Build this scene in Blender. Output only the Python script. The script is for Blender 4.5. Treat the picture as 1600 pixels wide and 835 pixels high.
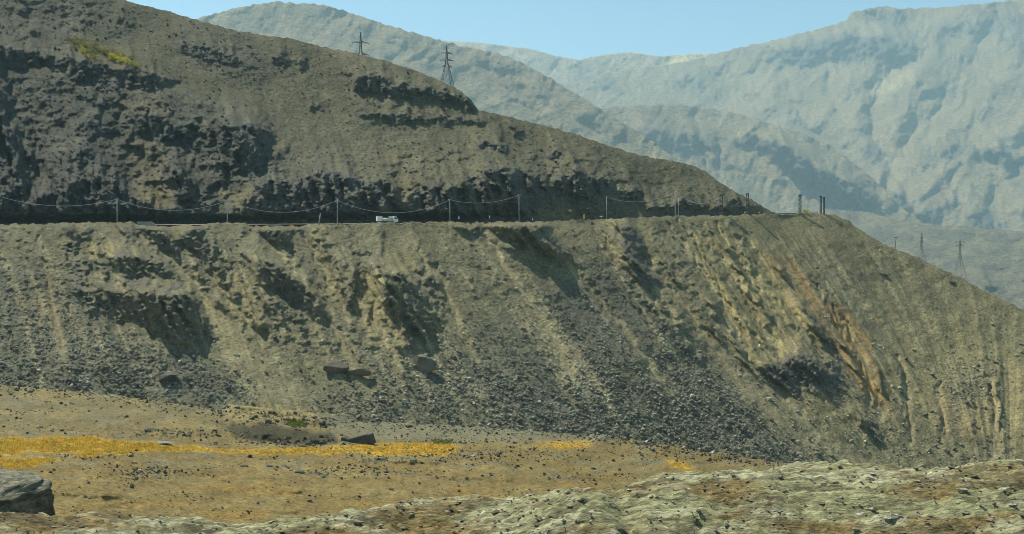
import bpy, math, random
import numpy as np

# ------------------------------------------------------------------ clear
for o in list(bpy.data.objects):
    bpy.data.objects.remove(o)
sc = bpy.context.scene
COL = sc.collection
random.seed(7)
RNG = np.random.RandomState(11)

# ------------------------------------------------------------------ camera
F = 1800.0                 # focal length in photograph pixels (1600 wide)
CX, CY = 800.0, 417.5
CZ = 60.0                  # height of the eye above the datum
cam_d = bpy.data.cameras.new('camera')
cam = bpy.data.objects.new('camera', cam_d)
COL.objects.link(cam)
cam.location = (0, 0, CZ)
cam.rotation_euler = (math.radians(90), 0, 0)
cam_d.sensor_width = 36.0
cam_d.lens = 36.0 * F / 1600.0
cam_d.clip_start = 0.1
cam_d.clip_end = 30000
sc.camera = cam

# ------------------------------------------------------------------ world, sun, exposure
SUN_TO = np.array((-0.46, 0.31, 0.81)); SUN_TO = SUN_TO / np.linalg.norm(SUN_TO)
sun_el = math.asin(SUN_TO[2])
sun_az = math.atan2(SUN_TO[0], SUN_TO[1])
world = bpy.data.worlds.new('World')
sc.world = world
world.use_nodes = True
wn = world.node_tree
bg = wn.nodes['Background']
sky = wn.nodes.new('ShaderNodeTexSky')
sky.sky_type = 'NISHITA'
sky.sun_disc = False
sky.sun_elevation = sun_el
sky.sun_rotation = sun_az
sky.altitude = 2200
sky.air_density = 1.0
sky.dust_density = 1.3
sky.ozone_density = 1.4
tint = wn.nodes.new('ShaderNodeMix'); tint.data_type = 'RGBA'; tint.blend_type = 'MULTIPLY'; tint.inputs[0].default_value = 1.0
tint.inputs[7].default_value = (0.93, 1.06, 0.93, 1)      # seen through faintly green glass
wn.links.new(sky.outputs[0], tint.inputs[6]); wn.links.new(tint.outputs[2], bg.inputs[0])
bg.inputs[1].default_value = 0.11

sun_d = bpy.data.lights.new('sun', 'SUN')
sun_d.energy = 5.0
sun_d.angle = math.radians(0.5)
sun_d.color = (1.0, 0.95, 0.80)
sun = bpy.data.objects.new('sun', sun_d)
COL.objects.link(sun)
sun.location = (-200, 100, 500)
from mathutils import Vector
sun.rotation_euler = Vector(SUN_TO).to_track_quat('Z', 'Y').to_euler()

sc.view_settings.view_transform = 'Standard'
sc.view_settings.look = 'None'
sc.view_settings.exposure = 0.5
sc.view_settings.gamma = 1.0
sc.render.engine = 'CYCLES'
sc.cycles.max_bounces = 4
sc.cycles.diffuse_bounces = 2
sc.cycles.glossy_bounces = 1
sc.cycles.volume_bounces = 1
sc.cycles.use_denoising = True
sc.cycles.filter_width = 0.9
HAZE_DENSITY = 0.48e-4
HAZE_COLOR = (0.54, 0.84, 0.98)


# ------------------------------------------------------------------ numpy helpers
def W(px, py, D):
    px = np.asarray(px, float); py = np.asarray(py, float); D = np.asarray(D, float)
    return np.stack(((px - CX) / F * D, D + 0 * px, CZ + (CY - py) / F * D), -1)


_PERM = {}
def _perm(seed):
    if seed not in _PERM:
        r = np.random.RandomState(seed)
        p = r.permutation(512).astype(np.int32)
        _PERM[seed] = (p, r.rand(512).astype(np.float32), r.rand(512).astype(np.float32), r.rand(512).astype(np.float32))
    return _PERM[seed]


_ANG = np.arange(32) * (2 * math.pi / 32)
_GX = np.cos(_ANG).astype(np.float32); _GY = np.sin(_ANG).astype(np.float32)
def perlin(x, y, seed=0):
    p = _perm(seed)[0]
    x = np.asarray(x, np.float32); y = np.asarray(y, np.float32)
    xf = np.floor(x); yf = np.floor(y)
    fx = x - xf; fy = y - yf
    xi = xf.astype(np.int32) & 511; yi = yf.astype(np.int32) & 511
    xi1 = (xi + 1) & 511; yi1 = (yi + 1) & 511
    a = p[xi]; b = p[xi1]
    def g(h, dx, dy):
        k = h & 31
        return _GX[k] * dx + _GY[k] * dy
    n00 = g(p[(a + yi) & 511], fx, fy); n10 = g(p[(b + yi) & 511], fx - 1, fy)
    n01 = g(p[(a + yi1) & 511], fx, fy - 1); n11 = g(p[(b + yi1) & 511], fx - 1, fy - 1)
    u = fx * fx * fx * (fx * (fx * 6 - 15) + 10); v = fy * fy * fy * (fy * (fy * 6 - 15) + 10)
    return 1.5 * ((n00 * (1 - u) + n10 * u) * (1 - v) + (n01 * (1 - u) + n11 * u) * v)


def fbm(x, y, o=4, seed=0, gain=0.5, lac=2.03):
    s = 0; a = 1.0
    for i in range(o):
        s = s + a * perlin(x * lac ** i + 17.3 * i, y * lac ** i - 9.1 * i, seed + i)
        a *= gain
    return s


def ridged(x, y, o=3, seed=0, gain=0.5):
    s = 0; a = 1.0
    for i in range(o):
        s = s + a * (1 - np.abs(perlin(x * 2.07 ** i + 5.1 * i, y * 2.07 ** i, seed + i)) * 1.6)
        a *= gain
    return s


def worley(x, y, seed=0):
    p, rx, ry, rv = _perm(seed)
    x = np.asarray(x, np.float32); y = np.asarray(y, np.float32)
    xf = np.floor(x).astype(np.int32); yf = np.floor(y).astype(np.int32)
    f1 = np.full(x.shape, 9.0, np.float32); f2 = f1.copy(); idv = np.zeros(x.shape, np.float32)
    for i in (-1, 0, 1):
        for j in (-1, 0, 1):
            h = p[(p[(xf + i) & 511] + yf + j) & 511]
            d = np.hypot(xf + i + rx[h] - x, yf + j + ry[h] - y)
            nearer = d < f1
            f2 = np.where(nearer, f1, np.minimum(f2, d))
            idv = np.where(nearer, rv[h], idv)
            f1 = np.where(nearer, d, f1)
    return f1, f2, idv


def sstep(a, b, x):
    t = np.clip((np.asarray(x, float) - a) / (b - a), 0, 1)
    return t * t * (3 - 2 * t)


def lin(pts):
    xs = np.array([p[0] for p in pts], float); ys = np.array([p[1] for p in pts], float)
    return lambda x: np.interp(x, xs, ys)


def blur1(a, r, axis):
    r = int(max(1, r))
    k = 2 * r + 1
    pad = [(0, 0), (0, 0)]; pad[axis] = (r + 1, r)
    c = np.cumsum(np.pad(a, pad, mode='edge'), axis=axis, dtype=np.float64)
    if axis == 0:
        return ((c[k:] - c[:-k]) / k).astype(np.float32)
    return ((c[:, k:] - c[:, :-k]) / k).astype(np.float32)


def blur(a, r):
    for _ in range(2):
        a = blur1(blur1(a, r, 0), r, 1)
    return a


class Raster:
    """working window of the terrain, one sample for each photograph pixel"""
    def __init__(s, x0, x1, y0, y1, step=1.0):
        s.x0, s.y0, s.st = x0, y0, step
        s.xs = np.arange(x0, x1 + step, step, dtype=np.float32); s.ys = np.arange(y0, y1 + step, step, dtype=np.float32)
        s.X, s.Y = np.meshgrid(s.xs, s.ys)
        s.shape = s.X.shape

    def zeros(s):
        return np.zeros(s.shape, np.float32)

    def poly(s, pts, w=1.0, out=None):
        out = s.zeros() if out is None else out
        xs = [p[0] for p in pts]; ys = [p[1] for p in pts]
        i0 = max(0, int((min(xs) - s.x0) / s.st)); i1 = min(s.shape[1], int((max(xs) - s.x0) / s.st) + 2)
        j0 = max(0, int((min(ys) - s.y0) / s.st)); j1 = min(s.shape[0], int((max(ys) - s.y0) / s.st) + 2)
        if i1 <= i0 or j1 <= j0:
            return out
        X = s.X[j0:j1, i0:i1]; Y = s.Y[j0:j1, i0:i1]
        ins = np.zeros(X.shape, bool)
        n = len(pts)
        for k in range(n):
            ax, ay = pts[k]; bx, by = pts[(k + 1) % n]
            if ay == by:
                continue
            c = ((ay > Y) != (by > Y)) & (X < (bx - ax) * (Y - ay) / (by - ay) + ax)
            ins ^= c
        sub = out[j0:j1, i0:i1]
        np.maximum(sub, ins * np.float32(w), out=sub)
        return out

    def line(s, pts, wid, w=1.0, out=None):
        out = s.zeros() if out is None else out
        for (ax, ay), (bx, by) in zip(pts[:-1], pts[1:]):
            L = math.hypot(bx - ax, by - ay) + 1e-6
            nx, ny = -(by - ay) / L * wid / 2, (bx - ax) / L * wid / 2
            s.poly([(ax + nx, ay + ny), (bx + nx, by + ny), (bx - nx, by - ny), (ax - nx, ay - ny)], w, out)
        return out

    def stroke(s, pts, wid, amp=1.0, out=None):
        """soft line: 1 on the line, fading over wid (a number, or one for each point)"""
        out = s.zeros() if out is None else out
        ws = wid if isinstance(wid, (list, tuple)) else [wid] * len(pts)
        for k in range(len(pts) - 1):
            (ax, ay), (bx, by) = pts[k], pts[k + 1]
            m = 2.6 * max(ws[k], ws[k + 1])
            i0 = max(0, int((min(ax, bx) - m - s.x0) / s.st)); i1 = min(s.shape[1], int((max(ax, bx) + m - s.x0) / s.st) + 2)
            j0 = max(0, int((min(ay, by) - m - s.y0) / s.st)); j1 = min(s.shape[0], int((max(ay, by) + m - s.y0) / s.st) + 2)
            if i1 <= i0 or j1 <= j0:
                continue
            X = s.X[j0:j1, i0:i1]; Y = s.Y[j0:j1, i0:i1]
            L2 = (bx - ax) ** 2 + (by - ay) ** 2
            t = np.clip(((X - ax) * (bx - ax) + (Y - ay) * (by - ay)) / L2, 0, 1)
            d = np.hypot(X - ax - t * (bx - ax), Y - ay - t * (by - ay))
            w = ws[k] + (ws[k + 1] - ws[k]) * t
            sub = out[j0:j1, i0:i1]
            np.maximum(sub, amp * np.exp(-(d / w) ** 2), out=sub)
        return out

    def sample(s, a, x, y):
        fx = np.clip((np.asarray(x, np.float32) - s.x0) / s.st, 0, s.shape[1] - 1.001)
        fy = np.clip((np.asarray(y, np.float32) - s.y0) / s.st, 0, s.shape[0] - 1.001)
        i = fx.astype(np.int32); j = fy.astype(np.int32)
        u = fx - i; v = fy - j
        if a.ndim == 3:
            u = u[..., None]; v = v[..., None]
        return (a[j, i] * (1 - u) + a[j, i + 1] * u) * (1 - v) + (a[j + 1, i] * (1 - u) + a[j + 1, i + 1] * u) * v

    def warp(s, a, amp, scale, seed):
        dx = amp * fbm(s.X / scale, s.Y / scale, 3, seed); dy = amp * fbm(s.X / scale + 40, s.Y / scale + 70, 3, seed + 5)
        return s.sample(a, s.X + dx, s.Y + dy).astype(np.float32)

    def ledges(s, mask, slant, gain=1.5, decay=0.965):
        """steep faces where mask is set: rise of the face going up, a bench easing back above it"""
        f = s.zeros()
        cur = np.zeros(s.shape[1], np.float32)
        idx = np.arange(s.shape[1], dtype=np.float32)
        sl = np.broadcast_to(np.asarray(slant, np.float32), (s.shape[1],))
        for r in range(s.shape[0] - 1, -1, -1):
            cur = np.interp(idx + sl + 0.7 * perlin(idx * s.st / 14, idx * 0 + r * s.st / 9, 7), idx, cur).astype(np.float32)
            cur[1:-1] = 0.66 * cur[1:-1] + 0.17 * (cur[2:] + cur[:-2])
            m = mask[r]
            cur = cur * (decay + (0.995 - decay) * np.clip(m, 0, 1)) + gain * m * s.st
            f[r] = cur
        return f


def mix(c, d, w):
    return c * (1 - w[..., None]) + np.asarray(d, np.float32) * w[..., None]


# ------------------------------------------------------------------ object helpers
def tag(o, label=None, cat=None, group=None, kind=None):
    if label: o['label'] = label
    if cat: o['category'] = cat
    if group: o['group'] = group
    if kind: o['kind'] = kind
    return o


ALBEDO = 0.78          # dry dark volcanic ground
def mesh_np(name, V, Q, mat, color=None, smooth=True, parent=None):
    """numpy verts (n,3) and faces (m,k)"""
    me = bpy.data.meshes.new(name)
    V = np.asarray(V, np.float32).reshape(-1, 3); Q = np.asarray(Q, np.int32)
    k = Q.shape[1]
    me.vertices.add(len(V)); me.vertices.foreach_set('co', V.ravel())
    me.loops.add(Q.size); me.loops.foreach_set('vertex_index', Q.ravel())
    me.polygons.add(len(Q))
    me.polygons.foreach_set('loop_start', np.arange(0, Q.size, k, dtype=np.int32))
    me.polygons.foreach_set('use_smooth', np.full(len(Q), smooth))
    me.update(calc_edges=True)
    if color is not None:
        a = me.attributes.new('Col', 'FLOAT_COLOR', 'POINT')
        c = np.ones((len(V), 4), np.float32); c[:, :3] = np.clip(np.asarray(color).reshape(-1, 3) * ALBEDO, 0.005, 0.9)
        a.data.foreach_set('color', c.ravel())
    if mat: me.materials.append(mat)
    o = bpy.data.objects.new(name, me)
    COL.objects.link(o)
    if parent: o.parent = parent
    return o


def grid_faces(nr, nc):
    i = np.arange((nr - 1) * nc).reshape(nr - 1, nc)[:, :-1].ravel()
    return np.stack((i, i + nc, i + nc + 1, i + 1), 1)


class MB:
    """boxes, bars, tubes and prisms collected into one mesh"""
    def __init__(s):
        s.v = []; s.f = []
    def add(s, v, f):
        b = len(s.v); s.v += [tuple(p) for p in v]; s.f += [tuple(b + i for i in q) for q in f]
        return s
    def box(s, c, d):
        x, y, z = c; a, b, h = d[0] / 2, d[1] / 2, d[2] / 2
        v = [(x + i * a, y + j * b, z + k * h) for k in (-1, 1) for j in (-1, 1) for i in (-1, 1)]
        return s.add(v, [(0, 2, 3, 1), (4, 5, 7, 6), (0, 1, 5, 4), (2, 6, 7, 3), (0, 4, 6, 2), (1, 3, 7, 5)])
    def tube(s, pts, r, n=6, r2=None, cap=True):
        pts = [Vector(p) for p in pts]
        rings = []
        for i, p in enumerate(pts):
            t = (pts[min(i + 1, len(pts) - 1)] - pts[max(i - 1, 0)]).normalized()
            up = Vector((0, 0, 1)) if abs(t.z) < 0.9 else Vector((1, 0, 0))
            a = t.cross(up).normalized(); b = a.cross(t)
            rr = r if r2 is None else r + (r2 - r) * i / (len(pts) - 1)
            rings.append([p + (a * math.cos(2 * math.pi * k / n) + b * math.sin(2 * math.pi * k / n)) * rr for k in range(n)])
        v = [q for ring in rings for q in ring]; f = []
        for i in range(len(rings) - 1):
            for k in range(n):
                f.append((i * n + k, i * n + (k + 1) % n, (i + 1) * n + (k + 1) % n, (i + 1) * n + k))
        if cap:
            f.append(tuple(range(n))[::-1]); f.append(tuple((len(rings) - 1) * n + k for k in range(n)))
        return s.add(v, f)
    def prism(s, prof, y0, y1):
        """profile in x,z pulled along y"""
        n = len(prof)
        v = [(x, y0, z) for x, z in prof] + [(x, y1, z) for x, z in prof]
        f = [tuple(range(n))[::-1], tuple(range(n, 2 * n))] + [(i, (i + 1) % n, n + (i + 1) % n, n + i) for i in range(n)]
        return s.add(v, f)
    def build(s, name, mat, parent=None, smooth=False):
        me = bpy.data.meshes.new(name)
        me.from_pydata(s.v, [], s.f); me.update()
        if smooth:
            for p in me.polygons: p.use_smooth = True
        me.materials.append(mat)
        o = bpy.data.objects.new(name, me); COL.objects.link(o)
        if parent: o.parent = parent
        return o


def empty(name, loc, rz=0.0):
    o = bpy.data.objects.new(name, None); COL.objects.link(o)
    o.location = tuple(loc); o.rotation_euler = (0, 0, rz); o.empty_display_size = 0.5
    return o


# ------------------------------------------------------------------ materials
def ground_mat(name, scale, bump, var=0.5, rough=0.95, stretch=(1, 1, 1), detail=8, bdist=1.0, stony=2.2, speckle=0.32):
    m = bpy.data.materials.new(name); m.use_nodes = True
    nt = m.node_tree; N = nt.nodes; L = nt.links
    b = N['Principled BSDF']
    b.inputs['Roughness'].default_value = rough
    b.inputs['Specular IOR Level'].default_value = 0.15
    at = N.new('ShaderNodeAttribute'); at.attribute_name = 'Col'
    tc = N.new('ShaderNodeTexCoord'); mp = N.new('ShaderNodeMapping'); mp.inputs['Scale'].default_value = stretch
    L.new(tc.outputs['Object'], mp.inputs[0])
    n1 = N.new('ShaderNodeTexNoise'); n1.inputs['Scale'].default_value = scale; n1.inputs['Detail'].default_value = detail; n1.inputs['Roughness'].default_value = 0.7
    L.new(mp.outputs[0], n1.inputs['Vector'])
    mr = N.new('ShaderNodeMapRange'); mr.inputs[1].default_value = 0.3; mr.inputs[2].default_value = 0.7
    mr.inputs[3].default_value = 1 - var; mr.inputs[4].default_value = 1 + var
    L.new(n1.outputs[0], mr.inputs[0])
    mx = N.new('ShaderNodeMix'); mx.data_type = 'RGBA'; mx.blend_type = 'MULTIPLY'; mx.inputs[0].default_value = 1.0
    vo = N.new('ShaderNodeTexVoronoi'); vo.inputs['Scale'].default_value = scale * stony; vo.inputs['Randomness'].default_value = 1.0
    L.new(mp.outputs[0], vo.inputs['Vector'])
    sp = N.new('ShaderNodeSeparateColor'); L.new(vo.outputs['Color'], sp.inputs[0])
    ms = N.new('ShaderNodeMapRange'); ms.inputs[3].default_value = 1 - speckle; ms.inputs[4].default_value = 1 + speckle
    L.new(sp.outputs[0], ms.inputs[0])
    mm = N.new('ShaderNodeMath'); mm.operation = 'MULTIPLY'; L.new(mr.outputs[0], mm.inputs[0]); L.new(ms.outputs[0], mm.inputs[1])
    L.new(at.outputs['Color'], mx.inputs[6]); L.new(mm.outputs[0], mx.inputs[7])
    L.new(mx.outputs[2], b.inputs['Base Color'])
    n2 = N.new('ShaderNodeTexNoise'); n2.inputs['Scale'].default_value = scale * 1.7; n2.inputs['Detail'].default_value = 6; n2.inputs['Roughness'].default_value = 0.65
    L.new(mp.outputs[0], n2.inputs['Vector'])
    bp = N.new('ShaderNodeBump'); bp.inputs['Strength'].default_value = bump; bp.inputs['Distance'].default_value = bdist
    L.new(n2.outputs[0], bp.inputs['Height']); L.new(bp.outputs[0], b.inputs['Normal'])
    return m


def plain_mat(name, col, rough=0.6, metal=0.0, var=0.15, scale=3.0, bump=0.0):
    m = bpy.data.materials.new(name); m.use_nodes = True
    nt = m.node_tree; N = nt.nodes; L = nt.links
    b = N['Principled BSDF']; b.inputs['Roughness'].default_value = rough; b.inputs['Metallic'].default_value = metal
    b.inputs['Specular IOR Level'].default_value = 0.25
    tc = N.new('ShaderNodeTexCoord')
    n1 = N.new('ShaderNodeTexNoise'); n1.inputs['Scale'].default_value = scale; n1.inputs['Detail'].default_value = 6
    L.new(tc.outputs['Object'], n1.inputs['Vector'])
    cr = N.new('ShaderNodeValToRGB')
    cr.color_ramp.elements[0].position = 0.3; cr.color_ramp.elements[1].position = 0.7
    cr.color_ramp.elements[0].color = tuple(c * (1 - var) for c in col) + (1,)
    cr.color_ramp.elements[1].color = tuple(min(0.9, c * (1 + var)) for c in col) + (1,)
    L.new(n1.outputs[0], cr.inputs[0]); L.new(cr.outputs[0], b.inputs['Base Color'])
    if bump:
        bp = N.new('ShaderNodeBump'); bp.inputs['Strength'].default_value = bump; bp.inputs['Distance'].default_value = 0.3
        n2 = N.new('ShaderNodeTexNoise'); n2.inputs['Scale'].default_value = scale * 2; n2.inputs['Detail'].default_value = 8
        L.new(tc.outputs['Object'], n2.inputs['Vector']); L.new(n2.outputs[0], bp.inputs['Height']); L.new(bp.outputs[0], b.inputs['Normal'])
    return m


M_HILL = ground_mat('hill_soil', 0.6, 0.9, 0.32, bdist=1.0, stony=1.6, speckle=0.2)
M_FLOOR = ground_mat('floor_soil', 0.9, 0.5, 0.3, bdist=0.4)
M_FAR = ground_mat('mountain_soil', 0.03, 1.0, 0.42, bdist=22.0, speckle=0.1)
M_BANK = ground_mat('bank_soil', 26.0, 1.0, 0.6, bdist=0.03, stretch=(0.4, 1, 1.3), stony=1.6, speckle=0.35)
M_SCREE = ground_mat('scree_rock', 1.2, 0.5, 0.35, bdist=0.3)
M_ROCK = [plain_mat('grey_rock', (0.133, 0.125, 0.090), 0.9, var=0.4, scale=1.2, bump=0.7),
          plain_mat('brown_rock', (0.125, 0.105, 0.072), 0.9, var=0.4, scale=1.2, bump=0.7),
          plain_mat('dark_rock', (0.074, 0.070, 0.061), 0.9, var=0.4, scale=1.2, bump=0.7),
          plain_mat('pale_rock', (0.36, 0.34, 0.27), 0.9, var=0.3, scale=1.2, bump=0.7)]

# =================================================================== SETTING
# road depth: how far the road runs from the eye for each bearing
_g = lin([(-150, .18), (0, .2), (400, .25), (600, .36), (700, .48), (850, .66), (1000, .74), (1300, .70), (1400, .5), (1500, .2), (1600, -.05), (1750, -.1)])
_px = np.arange(-200, 1801, 1.0)
_ln = np.cumsum(_g(_px)) / F
_ln = _ln - np.interp(700, _px, _ln) + math.log(470.0)
def Dr(px):
    return np.exp(np.interp(px, _px, _ln))
def slantx(px):
    g = _g(px); t = (np.asarray(px, float) - CX) / F
    ex = g / (1 + t * g)
    return ex * 1.5 / (1 + ex * ex)

SKY_UP = [(-160, -150), (0, -75), (100, -38), (200, 3), (260, 17), (310, 32), (360, 46), (400, 53), (450, 60), (500, 73), (551, 83), (590, 92), (621, 101), (650, 111), (682, 124), (705, 134), (722, 144), (736, 157), (747, 172), (800, 184), (850, 196), (900, 210), (951, 228), (1001, 243), (1051, 252), (1082, 258), (1102, 268), (1127, 287), (1152, 302), (1178, 315), (1200, 327), (1222, 339)]
EDGE_LOW = [(-160, 353), (0, 351), (60, 350), (120, 348), (205, 347), (216, 351), (250, 354), (318, 352), (326, 348), (380, 348), (396, 354), (470, 354), (486, 350), (540, 351), (600, 348), (700, 347), (760, 348), (850, 346), (950, 342), (1050, 338), (1120, 337), (1200, 335), (1285, 333), (1300, 335), (1321, 341), (1341, 357), (1361, 370), (1394, 387), (1433, 403), (1473, 421), (1508, 438), (1545, 457), (1575, 472), (1600, 485), (1700, 540)]
YR = lin([(-160, 353), (0, 351), (300, 349), (700, 347), (850, 346), (950, 342), (1050, 338), (1200, 335), (1290, 333), (1400, 330), (1750, 330)])
FOOT = lin([(-160, 588), (0, 600), (150, 612), (300, 632), (350, 640), (500, 655), (700, 664), (850, 672), (1000, 690), (1250, 725), (1400, 742), (1750, 780)])

# ------------------------------------------------------------------ lower slope raster
RL = Raster(-150, 1740, 325, 830)
X, Y = RL.X, RL.Y
# coordinate that stays the same along each fall line
Q = RL.zeros(); cur = RL.xs.astype(np.float32).copy(); sx = slantx(RL.xs).astype(np.float32)
for r in range(RL.shape[0]):
    Q[r] = cur
    cur = np.interp(RL.xs - sx, RL.xs, cur, left=None).astype(np.float32)
    cur[0] = cur[1] - 1
LOW_FACES = [
    ([(218, 356), (252, 356), (263, 366), (281, 373), (297, 358), (320, 352), (327, 380), (331, 410), (318, 402), (295, 387), (281, 389), (281, 403), (263, 395), (242, 387), (230, 373)], 1.2),
    ([(112, 407), (142, 407), (169, 409), (177, 401), (204, 401), (224, 405), (252, 409), (281, 428), (275, 434), (244, 436), (204, 434), (189, 432), (183, 421), (155, 421), (130, 417)], 1.1),
    ([(102, 442), (130, 454), (157, 450), (179, 456), (208, 460), (242, 454), (265, 460), (295, 460), (313, 468), (318, 490), (330, 515), (332, 525), (318, 538), (300, 547), (280, 541), (255, 528), (225, 508), (190, 487), (178, 492), (165, 485), (150, 468), (120, 456)], 1.1),
    ([(100, 362), (145, 360), (147, 370), (134, 381), (122, 385), (110, 375)], 1.0),
    ([(189, 362), (218, 360), (216, 381), (204, 381), (189, 370)], 0.8),
    ([(62, 379), (68, 379), (80, 435), (74, 435)], 0.8),
    ([(395, 356), (418, 354), (462, 356), (481, 356), (475, 362), (462, 362), (454, 370), (460, 385), (452, 390), (440, 387), (426, 379), (407, 366)], 1.2),
    ([(399, 405), (422, 409), (446, 421), (462, 434), (487, 450), (499, 466), (519, 491), (523, 501), (503, 501), (483, 495), (462, 472), (434, 466), (407, 446), (401, 421)], 1.0),
    ([(407, 470), (434, 470), (450, 482), (446, 503), (422, 495)], 0.8),
    ([(552, 415), (564, 417), (560, 454), (554, 480), (540, 480), (548, 462)], 1.0),
    ([(601, 430), (625, 425), (640, 434), (655, 448), (665, 462), (684, 475), (688, 510), (674, 537), (655, 522), (626, 510), (601, 485), (595, 460)], 1.15),
    ([(320, 450), (340, 458), (361, 454), (369, 460), (375, 470), (365, 470), (346, 462)], 0.8),
    ([(332, 466), (352, 476), (375, 490), (391, 507), (380, 507), (350, 487)], 0.7),
    ([(712, 361), (725, 353), (742, 352), (750, 356), (748, 366), (738, 369), (725, 366)], 1.2),
    ([(764, 356), (782, 354), (815, 351), (844, 352), (860, 354), (864, 366), (876, 381), (880, 391), (894, 403), (890, 410), (868, 409), (854, 401), (835, 395), (819, 387), (803, 382), (787, 373)], 1.35),
    ([(968, 356), (988, 352), (1001, 368), (1011, 383), (1009, 409), (1021, 434), (1039, 446), (1027, 454), (1007, 450), (991, 438), (982, 417), (976, 391)], 0.95),
    ([(1113, 478), (1121, 478), (1130, 498), (1122, 500)], 1.2),
    ([(1129, 387), (1141, 385), (1150, 402), (1141, 400)], 1.2),
    ([(1156, 546), (1164, 551), (1171, 571), (1188, 595), (1178, 586), (1166, 569)], 1.3),
    ([(1184, 577), (1196, 569), (1214, 569), (1227, 565), (1245, 553), (1265, 561), (1285, 573), (1310, 590), (1316, 612), (1280, 602), (1251, 593), (1247, 602), (1252, 622), (1241, 618), (1229, 610), (1214, 602), (1200, 591)], 0.75),
    ([(1345, 650), (1358, 660), (1356, 678), (1343, 664)], 1.3),
]
LOW_RILLS = [([(1143, 392), (1160, 428), (1180, 460)], 3), ([(1183, 470), (1208, 503)], 2.5), ([(1165, 395), (1178, 432)], 2), ([(1220, 421), (1233, 442)], 2.5),
             ([(1139, 518), (1157, 547)], 3), ([(1109, 508), (1135, 540)], 2.5), ([(1186, 520), (1204, 548)], 2.5), ([(1268, 505), (1284, 535), (1290, 548)], 3), ([(1322, 540), (1338, 565), (1352, 600)], 4),
             ([(1255, 478), (1275, 510), (1300, 545)], 3), ([(1330, 570), (1352, 605)], 3), ([(1372, 575), (1385, 620)], 3), ([(1408, 580), (1420, 665)], 2.5), ([(1350, 640), (1368, 672), (1385, 700)], 3),
             ([(1555, 600), (1563, 640), (1560, 690)], 2.5), ([(1518, 620), (1522, 680)], 2), ([(1470, 640), (1474, 690)], 2), ([(1165, 455), (1185, 480)], 2), ([(1090, 350), (1120, 400)], 2), ([(1040, 410), (1075, 460)], 2), ([(975, 455), (1010, 505)], 2)]
fm = RL.zeros()
for p, w in LOW_FACES:
    RL.poly(p, w, fm)
for p, w in LOW_RILLS:
    RL.line(p, w * 1.5, 1.1, fm)
CHUTES = [([(228, 366), (262, 400), (300, 440), (345, 500), (400, 570), (440, 622)], [3, 5, 7, 13, 20, 26]), ([(425, 382), (470, 430), (505, 480), (540, 540), (575, 600)], [4, 6, 7, 8, 12]), ([(478, 372), (515, 440), (545, 500)], [3, 4, 5]),
          ([(572, 430), (590, 500), (620, 570)], [4, 6, 8]), ([(655, 395), (690, 440), (715, 500), (740, 560)], [4, 6, 7, 9]), ([(758, 362), (800, 430), (850, 510), (890, 580)], [5, 9, 10, 8]), ([(890, 415), (940, 470), (985, 530), (1030, 590)], [5, 5, 5, 6]),
          ([(1005, 400), (1060, 470), (1125, 560), (1190, 632), (1260, 690)], [4, 6, 9, 13, 18]), ([(1045, 352), (1110, 440), (1148, 515), (1172, 560)], [3, 4, 5, 4]), ([(1088, 350), (1150, 440), (1196, 520), (1225, 560)], [2.5, 3, 4, 5]), ([(1060, 345), (1100, 400), (1135, 470), (1165, 530)], [2.5, 3, 3, 3]),
          ([(1115, 345), (1165, 420), (1205, 490), (1240, 545)], [2.5, 3, 4, 4]), ([(1195, 600), (1250, 650), (1310, 700), (1350, 725)], [6, 10, 14, 18]), ([(1300, 478), (1335, 530), (1362, 590), (1380, 650)], [3, 5, 6, 6]), ([(1270, 440), (1310, 510), (1345, 580), (1360, 640)], [2, 4, 5, 5]),
          ([(62, 372), (70, 410), (82, 470), (95, 540)], [4, 5, 6, 9]), ([(330, 430), (365, 480), (405, 530)], [3, 5, 7]), ([(1405, 560), (1415, 620), (1422, 690)], [3, 4, 6]), ([(1468, 600), (1472, 690)], [4, 6]), ([(1545, 590), (1556, 650), (1552, 710)], [4, 5, 7]), ([(930, 352), (985, 420), (1030, 480), (1090, 550)], [2, 3, 4, 5])]
RIBS = [([(324, 352), (332, 410), (365, 450), (410, 505)], [7, 9, 9, 10], 8), ([(488, 352), (520, 410), (545, 470)], [7, 8, 9], 7), ([(592, 352), (590, 430), (600, 480), (640, 535)], [8, 8, 10, 12], 9), ([(745, 356), (790, 384), (850, 410), (890, 418)], [5, 6, 6, 5], 5), ([(960, 350), (970, 400), (990, 445), (1040, 500), (1090, 560)], [6, 7, 8, 9, 8], 7), ([(100, 360), (100, 410), (115, 450), (180, 492)], [9, 9, 10, 10], 6), ([(1075, 352), (1125, 430), (1160, 500), (1180, 545)], [3.5, 4, 5, 5], 4), ([(1104, 350), (1160, 430), (1200, 505)], [3, 4, 4], 4), ([(1140, 350), (1190, 430), (1250, 520), (1290, 580)], [5, 6, 6, 6], 5), ([(1285, 470), (1322, 540), (1352, 610)], [4, 5, 5], 4.5), ([(640, 352), (670, 420), (700, 480)], [6, 7, 8], 5)]
chute = RL.zeros(); ribs = RL.zeros()
for p_, w_ in CHUTES:
    RL.stroke(p_, w_, 1.0, chute)
for p_, w_, a_ in RIBS:
    RL.stroke(p_, w_, a_, ribs)
chute = RL.warp(chute, 6, 26, 33); ribs = RL.warp(ribs, 6, 24, 35)
fm = RL.warp(fm, 5.0, 14.0, 31)
fm = blur(fm, 1)
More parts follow.
